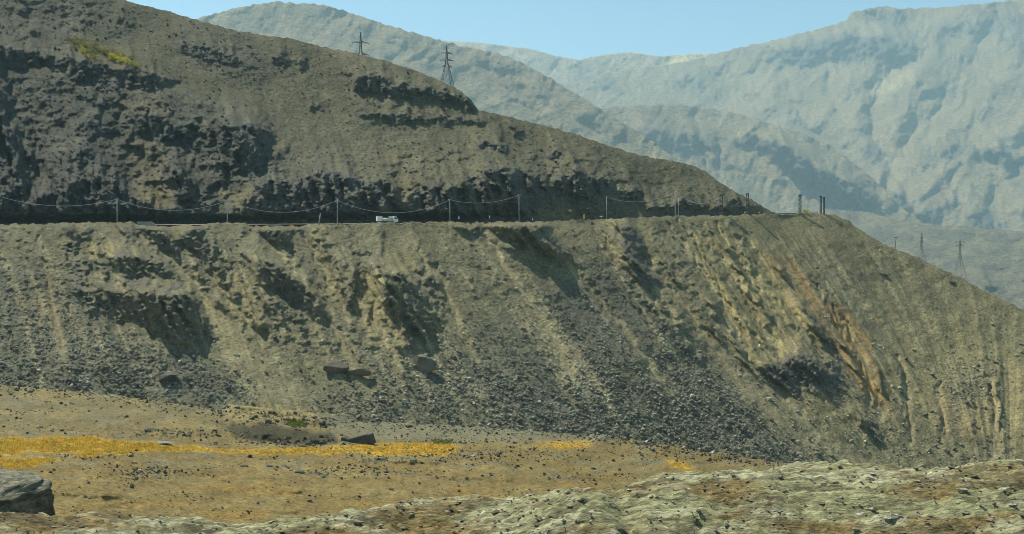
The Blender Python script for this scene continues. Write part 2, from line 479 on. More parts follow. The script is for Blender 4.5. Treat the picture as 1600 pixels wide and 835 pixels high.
# small ledges and broken rock, thick on the left ribs, thin on the scree
rockw = RL.zeros()
for p, w in [([(-150, 345), (330, 345), (350, 520), (300, 600), (-150, 600)], .42), ([(330, 350), (560, 350), (620, 420), (700, 400), (700, 540), (560, 560), (380, 540), (340, 460)], .6),
             ([(90, 360), (330, 360), (330, 540), (180, 500), (90, 460)], 1.0), ([(590, 420), (690, 420), (690, 540), (600, 510)], .9), ([(395, 400), (460, 400), (530, 500), (430, 510)], .9), ([(960, 345), (1060, 345), (1100, 460), (1150, 520), (1040, 520), (980, 450)], .45), ([(1180, 550), (1310, 560), (1320, 620), (1240, 620)], 1.0),
             ([(700, 350), (960, 350), (960, 480), (700, 480)], .28)]:
    RL.poly(p, w, rockw)
rockw = (blur(rockw, 9) + 0.03) * (1 - 0.85 * chute) + 0.05 * ribs
streak_free = 1 - 0.8 * sstep(0.25, 0.6, perlin(Q / 34, Y / 260, 77) + 0.5 * perlin(Q / 15, Y / 150, 78))
sm = fbm(X / 15 + 0.3 * Y / 15, Y / 7, 3, 41)
smb = fbm(X / 34 + 0.5 * Y / 34, Y / 12, 3, 44)
led = (sstep(0.15, 0.42, sm) + 0.6 * sstep(0.15, 0.45, smb)) * rockw * streak_free
mask_low = np.clip(fm * (0.72 + 0.45 * sstep(-0.5, 0.25, fbm(X / 9, Y / 6, 3, 51))) + led * 0.9 * (1 - np.clip(fm, 0, 1)), 0, 1.6)
relief_low = RL.ledges(fm * (0.5 + 0.75 * sstep(-0.45, 0.25, fbm(X / 11, Y / 6, 4, 51))), 0.9 * np.clip(sx + 0.3, 0.35, 1.1), 1.3, 0.955)
relief_low += RL.ledges(led * (1 - np.clip(fm, 0, 1)), 0.5 * sx + 0.1, 1.4, 0.90)
# scree grain, rills and swells
wx = X + 6 * fbm(X / 30, Y / 30, 2, 61)
below = sstep(0, 60, Y - YR(X))
nz = 10 * perlin(X / 170, Y / 150, 62) + 5 * perlin(X / 70, Y / 60, 63)
gul = ridged((Q + 5 * perlin(X / 25, Y / 25, 64)) / 55, Y / 420, 2, 65)
nz += below * 7.5 * gul * (1 - 0.5 * sstep(1350, 1500, X))
gul2 = ridged((Q + 2 * perlin(X / 12, Y / 12, 66)) / 17, Y / 200, 2, 67)
rillw = RL.zeros()
for p, w in [([(1040, 340), (1290, 345), (1420, 520), (1400, 700), (1240, 640), (1150, 560), (1080, 470)], 1.0), ([(1300, 480), (1420, 520), (1420, 720), (1340, 720)], .5), ([(320, 380), (560, 400), (620, 640), (400, 640)], .35), ([(880, 360), (1080, 380), (1200, 640), (1120, 560), (960, 450)], .55)]:
    RL.poly(p, w, rillw)
rillw = blur(rillw, 22)
nz += (0.3 * sstep(1500, 1300, X) + rillw) * 2.6 * gul2 * below
talus = RL.zeros()
for p, w in [([(840, 470), (960, 400), (1050, 480), (1120, 570), (1240, 660), (1330, 740), (850, 690), (700, 640), (700, 520)], 1.0), ([(-150, 420), (90, 420), (190, 520), (330, 570), (420, 640), (-150, 620)], .95), ([(560, 540), (720, 560), (860, 680), (500, 650)], .7), ([(650, 380), (960, 380), (960, 560), (680, 560)], .28), ([(1480, 585), (1545, 585), (1545, 645), (1480, 640)], .8), ([(1230, 430), (1330, 420), (1360, 560), (1290, 540)], .45)]:
    RL.poly(p, w, talus)
talus = blur(talus, 18) * (1 - 0.9 * chute)
f1, f2, idv = worley(X / 6.5, Y / 4.6, 71)
pebble = np.clip(0.75 - f1, 0, 1) * (0.5 + idv)
g1, g2, gid = worley(X / 12 + 3, Y / 8.5, 72)
pebble2 = np.clip(0.6 - g1, 0, 1) * (gid > 0.45) * gid
patch = 0.35 + 0.65 * sstep(-0.35, 0.3, fbm(Q / 26, Y / 90, 3, 73))
nz += 1.3 * ribs - 6.5 * chute
nz += (talus * patch + 0.35 * rockw) * (3.0 + 3.0 * sstep(480, 640, Y)) * (0.8 * pebble + 1.1 * pebble2)
nz += (1 - 0.7 * chute) * (2.0 * perlin(X / 24, Y / 16, 74) + 1.2 * perlin(X / 11, Y / 8, 75)) + (0.4 + 1.1 * rockw + 0.35 * talus) * (1 - 0.7 * chute) * 1.1 * fbm(X / 5.5, Y / 4, 2, 76)
rr1, rr2, rid = worley((X + 0.4 * Y) / 11, Y / 9, 79)
nz += (mask_low * 0.8 + rockw * 0.35 + 0.5 * blur(RL.poly([(1184, 575), (1214, 562), (1245, 548), (1285, 568), (1318, 600), (1280, 606), (1252, 622), (1214, 602)]), 3)) * 4.8 * (rr2 - rr1)
hold = sstep(-2, 7, Y - lin(EDGE_LOW)(X))                 # the road edge itself stays put
relief_low = (relief_low + nz) * (0.12 + 0.88 * hold)
basin = 1.5 - 0.35 * sstep(0, 1, (Y - FOOT(X) + 70) / 110)   # slope eases at the foot
D_low = Dr(X) * np.exp(-1.48 * (Y - YR(X)) / F)
D_low = (D_low * (1 - relief_low / F)).astype(np.float32)

# colours of soil and rock with the shade of steep faces darkened in
soil = np.zeros(RL.shape + (3,), np.float32) + np.array((0.21, 0.192, 0.115), np.float32)
soil = mix(soil, (0.165, 0.16, 0.115), np.clip(talus * 0.9 + 0.25 * sstep(900, 300, X), 0, 1))
soil = mix(soil, (0.15, 0.145, 0.12), np.clip(rockw * 0.7, 0, 1) * sstep(-0.3, 0.3, fbm(X / 22, Y / 14, 3, 81)))
strk = sstep(0.05, 0.55, perlin(Q / 13, Y / 170, 82) + 0.6 * perlin(Q / 5.5, Y / 90, 83))
soil = mix(soil, (0.30, 0.265, 0.16), strk * 0.65 * sstep(1480, 1330, X + 30 * perlin(X / 40, Y / 40, 80)) * (1 - 0.75 * talus) * (1 - 0.4 * rockw) * below)
och = RL.zeros(); rust = RL.zeros(); dark = RL.zeros()
for p, w in [([(1070, 370), (1130, 350), (1200, 400), (1260, 480), (1240, 560), (1190, 580), (1150, 530), (1100, 450)], .75), ([(330, 430), (400, 430), (430, 500), (380, 520)], .75), ([(560, 430), (600, 430), (640, 540), (560, 540), (560, 480)], .65), ([(610, 400), (650, 395), (640, 430), (600, 425)], .7), ([(130, 375), (180, 372), (185, 400), (135, 402)], .7), ([(350, 630), (490, 635), (520, 665), (360, 660)], .8), ([(1240, 600), (1300, 620), (1340, 680), (1270, 650)], .6), ([(1380, 490), (1460, 480), (1600, 560), (1600, 680), (1420, 640)], .4), ([(960, 350), (1010, 345), (1060, 500), (1000, 460)], .25), ([(480, 350), (510, 350), (540, 480), (500, 440)], .35), ([(1560, 600), (1600, 600), (1600, 700), (1560, 690)], .6)]:
    RL.poly(p, w, och)
for p, w in [([(1290, 470), (1330, 490), (1372, 570), (1385, 640), (1350, 610), (1310, 550)], 1.0), ([(1180, 385), (1240, 400), (1280, 470), (1320, 560), (1260, 500)], .6), ([(1150, 340), (1190, 338), (1200, 345), (1160, 350)], .8), ([(1375, 560), (1400, 600), (1390, 660), (1375, 640)], .4), ([(1460, 620), (1560, 630), (1550, 690), (1460, 680)], .3), ([(30, 440), (80, 440), (80, 520), (40, 510)], .28)]:
    RL.poly(p, w, rust)
och = RL.warp(blur(och, 6), 10, 24, 84); rust = RL.warp(blur(rust, 5), 10, 24, 87)
rq = np.random.RandomState(77)
fine = RL.zeros()
for _k in range(75):
    q0 = rq.uniform(-60, 1330); ya = rq.uniform(0, 150); yb = ya + rq.uniform(70, 230); w_ = rq.uniform(1.4, 4.2)
    dy_ = Y - YR(X)
    m_ = np.abs(Q - q0) < 12
    yy = dy_[m_]
    g_ = np.exp(-((Q[m_] - q0 + 2.2 * np.sin(yy / 37.0 + q0)) / (w_ * (1 + yy / 220))) ** 2) * sstep(ya, ya + 25, yy) * sstep(yb, yb - 60, yy) * rq.uniform(.4, 1)
    fine[m_] = np.maximum(fine[m_], g_)
soil = mix(soil, (0.36, 0.315, 0.19), fine * 0.9)
qmod = 0.12 + 0.88 * sstep(-0.25, 0.4, perlin(Q / 9, Y / 140, 88) + 0.7 * perlin(Q / 4, Y / 80, 89))
soil = mix(soil, (0.35, 0.305, 0.185), chute * (0.55 + 0.45 * strk))
soil = mix(soil, (0.46, 0.375, 0.18), och * qmod * 0.8)
soil = mix(soil, (0.42, 0.265, 0.11), rust * qmod)
face_shade = np.clip(fm, 0, 1) * 0.35  # shade of the steep faces and rills, painted into the soil
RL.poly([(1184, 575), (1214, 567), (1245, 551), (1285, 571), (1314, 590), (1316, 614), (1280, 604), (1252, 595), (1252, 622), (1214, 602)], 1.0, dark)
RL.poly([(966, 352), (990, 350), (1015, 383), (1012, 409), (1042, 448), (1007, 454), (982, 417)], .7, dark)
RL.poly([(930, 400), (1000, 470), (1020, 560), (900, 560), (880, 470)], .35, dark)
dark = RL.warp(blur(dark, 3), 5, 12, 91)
soil = mix(soil, (0.12, 0.115, 0.10), np.clip(face_shade + dark, 0, 1) * 0.8)  # dark rock and painted face shade share one tone
soil *= (1 + 0.22 * fbm(X / 40, Y / 26, 4, 92) + 0.14 * np.clip(pebble * 2 - 0.5, -1, 1) * talus)[..., None]
soil *= np.array((1.0, 1.0, 0.92), np.float32)
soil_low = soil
patch_l, rockw_l, och_l, rust_l = patch, rockw, och, rust


def surface(name, R, D, C, px0, px1, nc, nr, top, bot, mat, skirts, jag=0.0, seed=1):
    px = np.linspace(px0, px1, nc)
    t = np.linspace(0, 1, nr)[:, None]
    tp = top(px) + (jag * fbm(px / 9.0, px * 0 + 3.3, 4, seed) if jag else 0)
    bt = bot(px)
    PY = tp[None] * (1 - t) + bt[None] * t
    PX = np.broadcast_to(px[None], PY.shape)
    DD = R.sample(D, PX, PY)
    V = W(PX, PY, DD); Cc = R.sample(C, PX, PY)
    rows = [V]; cols = [Cc]
    for back, drop in skirts:              # the far side of the crest, falling away behind
        v = V[0].copy(); k = 1 + back / v[:, 1]
        v[:, 0] *= k; v[:, 1] *= k; v[:, 2] -= drop
        rows.insert(0, v[None]); cols.insert(0, Cc[:1])
    V = np.concatenate(rows); Cc = np.concatenate(cols)
    o = mesh_np(name, V, grid_faces(V.shape[0], nc), mat, Cc)
    return o


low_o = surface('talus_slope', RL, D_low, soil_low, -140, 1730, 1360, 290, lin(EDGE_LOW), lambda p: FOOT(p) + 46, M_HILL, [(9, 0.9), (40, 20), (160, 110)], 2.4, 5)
tag(low_o, 'grey and ochre talus slope falling from the road to the valley floor', kind='structure')

# ------------------------------------------------------------------ upper hillside raster
RU = Raster(-150, 1240, -160, 362)
X, Y = RU.X, RU.Y
sxu = slantx(RU.xs).astype(np.float32) * 0.8
Q = RU.zeros(); cur = RU.xs.astype(np.float32).copy()
for r in range(RU.shape[0] - 1, -1, -1):
    Q[r] = cur
    cur = np.interp(RU.xs + sxu, RU.xs, cur).astype(np.float32); cur[-1] = cur[-2] + 1
UP_FACES = [
    ([(-150, 40), (0, 70), (25, 75), (55, 80), (85, 90), (115, 90), (135, 95), (165, 100), (200, 108), (225, 113), (260, 120), (290, 128), (260, 136), (225, 138), (190, 138), (165, 143), (145, 136), (115, 126), (90, 111), (65, 103), (30, 106), (10, 111), (0, 125), (-150, 90)], 1.25),
    ([(-150, 130), (0, 140), (15, 150), (20, 170), (15, 190), (30, 216), (45, 236), (55, 256), (50, 277), (40, 297), (40, 356), (-150, 360)], 1.0),
    ([(40, 305), (75, 300), (115, 284), (150, 274), (175, 284), (200, 302), (215, 312), (240, 322), (280, 327), (310, 332), (350, 338), (380, 340), (380, 357), (40, 357)], 1.15),
    ([(62, 245), (90, 235), (110, 222), (135, 226), (150, 242), (165, 250), (176, 270), (190, 290), (150, 282), (125, 282), (100, 296), (75, 282), (65, 262)], .65),
    ([(256, 254), (276, 256), (296, 271), (311, 291), (321, 311), (311, 326), (281, 326), (271, 296), (256, 276)], 1.2),
    ([(211, 186), (231, 173), (256, 186), (281, 201), (276, 221), (251, 216), (226, 201)], 1.0),
    ([(345, 200), (400, 190), (420, 203), (428, 226), (415, 250), (400, 275), (380, 270), (360, 250), (345, 225)], 1.15),
    ([(282, 208), (300, 215), (310, 232), (300, 240), (285, 228)], .9),
    ([(280, 65), (320, 70), (360, 85), (375, 95), (350, 100), (300, 90), (275, 75)], .75),
    ([(115, 200), (150, 185), (190, 190), (200, 206), (165, 216), (130, 221)], .75),
    ([(556, 118), (591, 118), (621, 131), (661, 138), (702, 143), (722, 146), (737, 158), (747, 171), (722, 166), (682, 158), (641, 156), (601, 151), (571, 146), (551, 141)], 1.15),
    ([(556, 175), (601, 177), (661, 180), (702, 182), (752, 187), (767, 196), (727, 194), (661, 190), (601, 188), (561, 186)], .8),
    ([(400, 287), (430, 282), (460, 289), (490, 270), (526, 266), (551, 275), (571, 284), (601, 280), (621, 294), (621, 312), (651, 299), (682, 286), (712, 292), (727, 284), (752, 270), (782, 265), (800, 265), (830, 273), (850, 283), (866, 288), (875, 274), (900, 264), (920, 272), (946, 282), (966, 297), (961, 309), (936, 307), (926, 312), (890, 303), (868, 313), (850, 323), (835, 333), (828, 357), (380, 357), (375, 330)], 1.0),
    ([(380, 330), (420, 322), (470, 330), (520, 316), (560, 326), (620, 318), (660, 328), (720, 316), (780, 322), (830, 328), (830, 358), (380, 358)], 1.15),
    ([(590, 277), (622, 296), (617, 306), (600, 294)], 1.3),
    ([(747, 221), (787, 224), (792, 241), (772, 236), (752, 229)], 1.0),
    ([(800, 191), (820, 206), (810, 209), (800, 203)], 1.0),
    ([(850, 241), (870, 236), (890, 246), (875, 251), (855, 249)], 1.1),
    ([(966, 296), (991, 293), (1001, 302), (996, 313), (971, 310)], 1.1),
    ([(1021, 323), (1061, 313), (1102, 323), (1152, 328), (1147, 345), (1001, 345)], 1.0),
    ([(910, 318), (950, 326), (950, 350), (900, 350)], .6),
    ([(1140, 306), (1165, 318), (1190, 330), (1165, 326), (1140, 314)], .8),
    ([(480, 165), (500, 164), (500, 172), (485, 173)], .9), ([(420, 82), (440, 80), (455, 95), (440, 102), (425, 95)], .6), ([(460, 95), (478, 92), (480, 105), (465, 108)], .6),
]
fm = RU.zeros()
for p, w in UP_FACES:
    RU.poly(p, w, fm)
fm = RU.warp(fm, 7.0, 16.0, 131)
fm = blur(fm, 1)
rockw = RU.zeros()
for p, w in [([(-150, 110), (60, 110), (260, 140), (430, 190), (440, 260), (560, 270), (620, 330), (380, 360), (-150, 360)], .95), ([(-150, -60), (120, -10), (220, 30), (150, 90), (-150, 60)], .7), ([(260, 40), (380, 60), (420, 120), (300, 110)], .65), ([(380, 230), (600, 230), (900, 240), (1000, 290), (960, 350), (380, 350)], .8),
             ([(530, 105), (740, 140), (760, 190), (560, 195)], .5), ([(720, 200), (860, 230), (900, 260), (760, 260)], .4), ([(0, -40), (1200, 240), (1200, 330), (0, 330)], .07), ([(960, 290), (1100, 300), (1150, 330), (960, 345)], .5)]:
    RU.poly(p, w, rockw)
rockw = blur(rockw, 16) + 0.03
sm = fbm(X / 19 + 0.35 * Y / 19, Y / 8, 4, 141, 0.55)
sm2 = fbm(X / 46 + 0.2 * Y / 46, Y / 8.5, 4, 146, 0.55)
led = (sstep(0.12, 0.42, sm) * 0.8 + sstep(0.1, 0.4, sm2) * 0.6) * rockw
faces_amt = fm * (0.42 + 0.7 * sstep(-0.45, 0.2, fbm(X / 12, Y / 10, 3, 151)))
relief_up = RU.ledges(faces_amt, 0.55 * np.clip(sxu + 0.25, 0.2, 1), 1.5, 0.962)
relief_up += RU.ledges(led * (1 - np.clip(fm, 0, 1)), 0.3, 1.65, 0.915)
nz = 14 * perlin(X / 200, Y / 130, 162) + 7 * perlin(X / 80, Y / 55, 163)
nz += 3.0 * ridged((Q + 14 * fbm(X / 45, Y / 35, 2, 164)) / 60, Y / 160, 2, 165) * (0.3 + 0.8 * rockw)
nz += 0.7 * ridged((Q + 6 * perlin(X / 20, Y / 18, 160)) / 17, Y / 90, 2, 166)
f1, f2, idv = worley((X + 0.3 * Y) / 15, Y / 11, 171)
g1, g2, gid = worley((X - 0.2 * Y) / 7, Y / 5, 172)
blk = np.clip(fm * 0.8 + rockw * 0.75, 0, 1.3)
nz += blk * (5.0 * (f2 - f1) * (0.3 + idv) + 3.0 * (g2 - g1))
nz += np.clip(fm, 0, 1) * 3.0 * ridged((X + 3 * perlin(X / 9, Y / 9, 158)) / 9, Y / 45, 2, 159)
craggy = blur(RU.poly([(-150, 100), (200, 130), (430, 190), (470, 250), (640, 260), (900, 250), (970, 290), (930, 350), (-150, 360)]), 20)
nz += craggy * (13 * ridged((X + 0.5 * Y + 18 * fbm(X / 60, Y / 50, 2, 167)) / 78, Y / 95, 2, 168) + 5.5 * ridged((X + 0.35 * Y + 8 * perlin(X / 25, Y / 25, 169)) / 30, Y / 42, 2, 170))
strata = Y / 9.0 + 1.2 * perlin(X / 90, Y / 60, 173)
nz += blk * 1.6 * (np.abs((strata % 1) - 0.5) * 2 - 0.5) * sstep(-0.3, 0.3, perlin(X / 50, Y / 40, 174))
nz += 2.2 * perlin(X / 26, Y / 18, 175) + 1.2 * perlin(X / 12, Y / 9, 176) + (0.4 + 1.0 * blk) * 1.3 * fbm(X / 6, Y / 4.5, 2, 177)
h1, h2, hid = worley(X / 9, Y / 6, 178)
nz += 3.2 * np.clip(0.42 - h1, 0, 1) * (hid > 0.62)
relief_up = (relief_up + nz) * (0.15 + 0.85 * sstep(0, 20, YR(X) + 2 - Y))
D_up = (Dr(X) + 17) * np.exp(1.52 * (YR(X) + 3 - Y) / F)
roll = np.clip(14 - (Y - lin(SKY_UP)(X)), 0, 14)
D_up = (D_up * (1 - relief_up / F) * (1 + 0.35 * roll * roll / 14 / F)).astype(np.float32)
soil = np.zeros(RU.shape + (3,), np.float32) + np.array((0.18, 0.168, 0.105), np.float32)
soil = mix(soil, (0.145, 0.147, 0.125), np.clip(rockw, 0, 1) * 0.75 * sstep(700, 300, X))
soil = mix(soil, (0.088, 0.094, 0.08), 0.8 * blur(RU.poly([(-150, 60), (120, 110), (300, 150), (430, 200), (430, 300), (600, 300), (600, 360), (-150, 360)]), 25) * sstep(-0.35, 0.25, fbm(X / 40, Y / 26, 3, 180)))  # dark olive crags, lowered further to paint in the shadowed left side
soil = mix(soil, (0.15, 0.14, 0.115), np.clip(blk, 0, 1) * 0.55 * sstep(-0.3, 0.3, fbm(X / 24, Y / 15, 3, 181)))
strk = sstep(0.05, 0.6, perlin(Q / 15, Y / 160, 182) + 0.6 * perlin(Q / 6, Y / 80, 183))
soil = mix(soil, (0.235, 0.215, 0.135), strk * 0.5 * (1 - 0.6 * np.clip(blk, 0, 1)))
och = RU.zeros(); pur = RU.zeros()
for p, w in [([(210, 295), (265, 295), (265, 325), (225, 325)], .8), ([(150, 150), (260, 150), (270, 190), (190, 180)], .3), ([(205, 215), (260, 220), (270, 300), (205, 290)], .4), ([(620, 280), (660, 270), (640, 330), (620, 320)], .5), ([(840, 320), (900, 310), (960, 330), (850, 345)], .45), ([(590, 230), (640, 230), (640, 270), (590, 260)], .3), ([(340, 300), (400, 290), (410, 340), (360, 330)], .5)]:
    RU.poly(p, w, och)
for p, w in [([(440, 280), (510, 280), (510, 335), (430, 335)], .9), ([(560, 280), (600, 290), (600, 340), (560, 340)], .5), ([(40, 310), (110, 310), (110, 345), (40, 345)], .5), ([(880, 310), (950, 310), (960, 340), (890, 340)], .6)]:
    RU.poly(p, w, pur)
och = RU.warp(blur(och, 7), 9, 20, 184); pur = RU.warp(blur(pur, 6), 9, 20, 186)
soil = mix(soil, (0.30, 0.25, 0.13), och)
soil = mix(soil, (0.135, 0.108, 0.10), pur * 0.7)
grn = RU.warp(blur(RU.poly([(105, 58), (150, 60), (215, 95), (210, 106), (160, 95), (115, 80)], .9), 5), 8, 14, 188)
soil = mix(soil, (0.23, 0.21, 0.07), grn * 0.6)
soil = mix(soil, (0.15, 0.15, 0.145), np.clip(fm, 0, 1) * 0.5)  # grey tone painting the shade of the cliff faces into the colour
soil *= (1 + 0.20 * fbm(X / 45, Y / 30, 4, 192))[..., None]
soil *= (0.82 - 0.14 * sstep(520, 200, X))[..., None] * np.array((0.98, 1.0, 0.96), np.float32)
soil_up = soil
rockw_u = rockw
up_o = surface('hillside', RU, D_up, soil_up, -140, 1221, 1010, 330, lin(SKY_UP), lambda p: YR(p) + 4, M_HILL, [(14, 3), (60, 34), (260, 190)], 1.5, 9)
tag(up_o, 'rocky brown hillside with dark cliffs rising above the road', kind='structure')

# ------------------------------------------------------------------ road bench
def road_pt(px, back, lift=0.0):
    px = np.asarray(px, float)
    d = Dr(px); z = CZ + (CY - YR(px)) / F * d - 0.35
    k = (d + back) / d
    return np.stack(((px - CX) / F * d * k, d * k, z + lift + 0 * px), -1)

M_ASPH = plain_mat('asphalt', (0.055, 0.055, 0.055), 0.9, var=0.2, scale=0.6)
M_SHLD = plain_mat('gravel_shoulder', (0.22, 0.19, 0.13), 0.95, var=0.3, scale=0.8)
ps = np.linspace(-140, 1292, 240)
V = np.concatenate([road_pt(ps, 0.4, -0.25)[None], road_pt(ps, 2.0, 0.0)[None], road_pt(ps, 20.0, 0.0)[None]])
o = mesh_np('road_shoulder', V, grid_faces(3, 240), M_SHLD); tag(o, kind='structure')
V = np.concatenate([road_pt(ps, 2.6, 0.05)[None], road_pt(ps, 9.6, 0.05)[None]])
o = mesh_np('road', V, grid_faces(2, 240), M_ASPH); tag(o, kind='structure')

# ------------------------------------------------------------------ valley floor raster
RF = Raster(-320, 1920, 560, 900)
X, Y = RF.X, RF.Y
FT = FOOT(X)
Dc = Dr(X) * np.exp(-1.48 * (FT - YR(X)) / F)                # distance of the foot of the slope
near_flat = (FT - CY) / np.maximum(Y - CY, 60)
D_fl = Dc * near_flat ** lin([(-300, .92), (300, .92), (900, 1.05), (1500, 1.1)])(X)
nzf = 3.0 * fbm(X / 60, Y / 14, 4, 201) + 0.9 * fbm(X / 9, Y / 4, 3, 202)
# river channel: cut scarp and the dark wash below it
chan = RF.zeros()
RF.poly([(345, 628), (420, 630), (480, 636), (540, 634), (620, 640), (700, 650), (720, 658), (650, 660), (560, 660), (500, 668), (430, 662), (360, 652)], 1.0, chan)
chan = blur(RF.warp(chan, 2.5, 30, 205), 1)
berm = RF.ledges(blur1(chan, 5, 1), 0.0, 4.2, 0.90)
scar = RF.zeros()
for p in ([(120, 664), (250, 668), (320, 676), (318, 680), (200, 674)], [(370, 672), (520, 690), (515, 696), (380, 684)], [(860, 676), (960, 682), (1040, 690), (1035, 694), (940, 688)], [(60, 770), (200, 776), (205, 780), (70, 778)], [(420, 765), (480, 768), (475, 772), (420, 770)], [(700, 742), (800, 748), (795, 752), (700, 748)], [(560, 715), (700, 722), (690, 727), (560, 722)]):
    RF.poly(p, 1.0, scar)
scar = blur1(RF.warp(blur(scar, 1), 5, 22, 206), 3, 1)
speck = sstep(0.2, 0.6, fbm(X / 30, Y / 6, 3, 207)) * 0.7
berm += RF.ledges(scar + 0.6 * speck, 0.3, 3.6, 0.80)
mound = 26 * np.exp(-((X - 560) / 55) ** 2 - ((Y - 690) / 16) ** 2)
D_fl = (D_fl * (1 - (berm * 1.1 + nzf * (1.0 + 2.8 * near_flat)) / F)).astype(np.float32)
soil = np.zeros(RF.shape + (3,), np.float32) + np.array((0.225, 0.165, 0.068), np.float32)
soil = mix(soil, (0.20, 0.17, 0.095), sstep(700, 640, Y) * 0.9)
soil = mix(soil, (0.28, 0.22, 0.10), sstep(-0.1, 0.5, fbm(X / 120, Y / 20, 3, 211)) * 0.7)
soil = mix(soil, (0.29, 0.19, 0.06), 0.7 * sstep(0.05, 0.6, fbm(X / 150 + 4, Y / 26, 3, 214)) * sstep(715, 760, Y))
soil = mix(soil, (0.20, 0.185, 0.13), sstep(0.05, 0.5, fbm(X / 70, Y / 9, 3, 217)) * 0.7 * sstep(770, 730, Y))
mk = RF.zeros(); RF.poly([(352, 664), (430, 664), (520, 680), (530, 690), (470, 693), (400, 690), (365, 682)], 1.0, mk); RF.poly([(320, 660), (380, 662), (380, 668)], .6, mk)
mk = blur(RF.warp(mk, 5, 16, 219), 2)
soil = mix(soil, (0.048, 0.045, 0.03), mk * 0.9)
mk2 = RF.zeros(); RF.poly([(345, 630), (480, 636), (510, 660), (360, 655)], 1.0, mk2)
soil = mix(soil, (0.32, 0.26, 0.13), blur(RF.warp(mk2, 5, 16, 221), 3) * 0.8)
mk3 = RF.zeros(); RF.poly([(480, 636), (720, 650), (900, 672), (1000, 690), (600, 690), (520, 672)], 1.0, mk3)
soil = mix(soil, (0.20, 0.19, 0.14), blur(RF.warp(mk3, 5, 16, 223), 3) * 0.8)
mk4 = RF.zeros()
for p, w in [([(-30, 686), (60, 683), (150, 685), (215, 692), (300, 699), (360, 703), (300, 706), (220, 703), (170, 711), (110, 714), (130, 707), (60, 706), (-30, 712)], 1.0), ([(-30, 718), (50, 716), (88, 719), (60, 728), (30, 731), (-30, 732)], 1.0), ([(330, 702), (420, 703), (500, 700), (560, 696), (640, 695), (700, 694), (714, 700), (708, 709), (620, 710), (540, 708), (430, 709), (340, 706)], .95), ([(840, 692), (880, 688), (915, 690), (922, 698), (880, 703), (845, 700)], .6), ([(1040, 717), (1062, 722), (1086, 733), (1080, 738), (1056, 729)], .9), ([(1180, 710), (1236, 713), (1236, 722), (1190, 720)], .5)]:
    RF.poly(p, w, mk4)
grassmask = blur1(blur(RF.warp(mk4, 4, 26, 225), 1), 10, 1) * (0.45 + 0.55 * sstep(-0.5, 0.1, fbm(X / 30, Y / 5, 3, 226)))
soil = mix(soil, (0.60, 0.37, 0.055), np.clip(grassmask * 1.5, 0, 1) * 0.95)
soil *= (1 + 0.2 * fbm(X / 30, Y / 8, 4, 227))[..., None]
soil *= np.array((0.87, 0.88, 0.76), np.float32)
soil_fl = soil
fl_o = surface('valley_floor', RF, D_fl, soil_fl, -310, 1910, 1000, 125, lambda p: FOOT(p) - 9, lambda p: 892 + 0 * p, M_FLOOR, [(120, 60)], 0, 3)
tag(fl_o, 'brown and ochre valley floor below the talus', kind='structure')

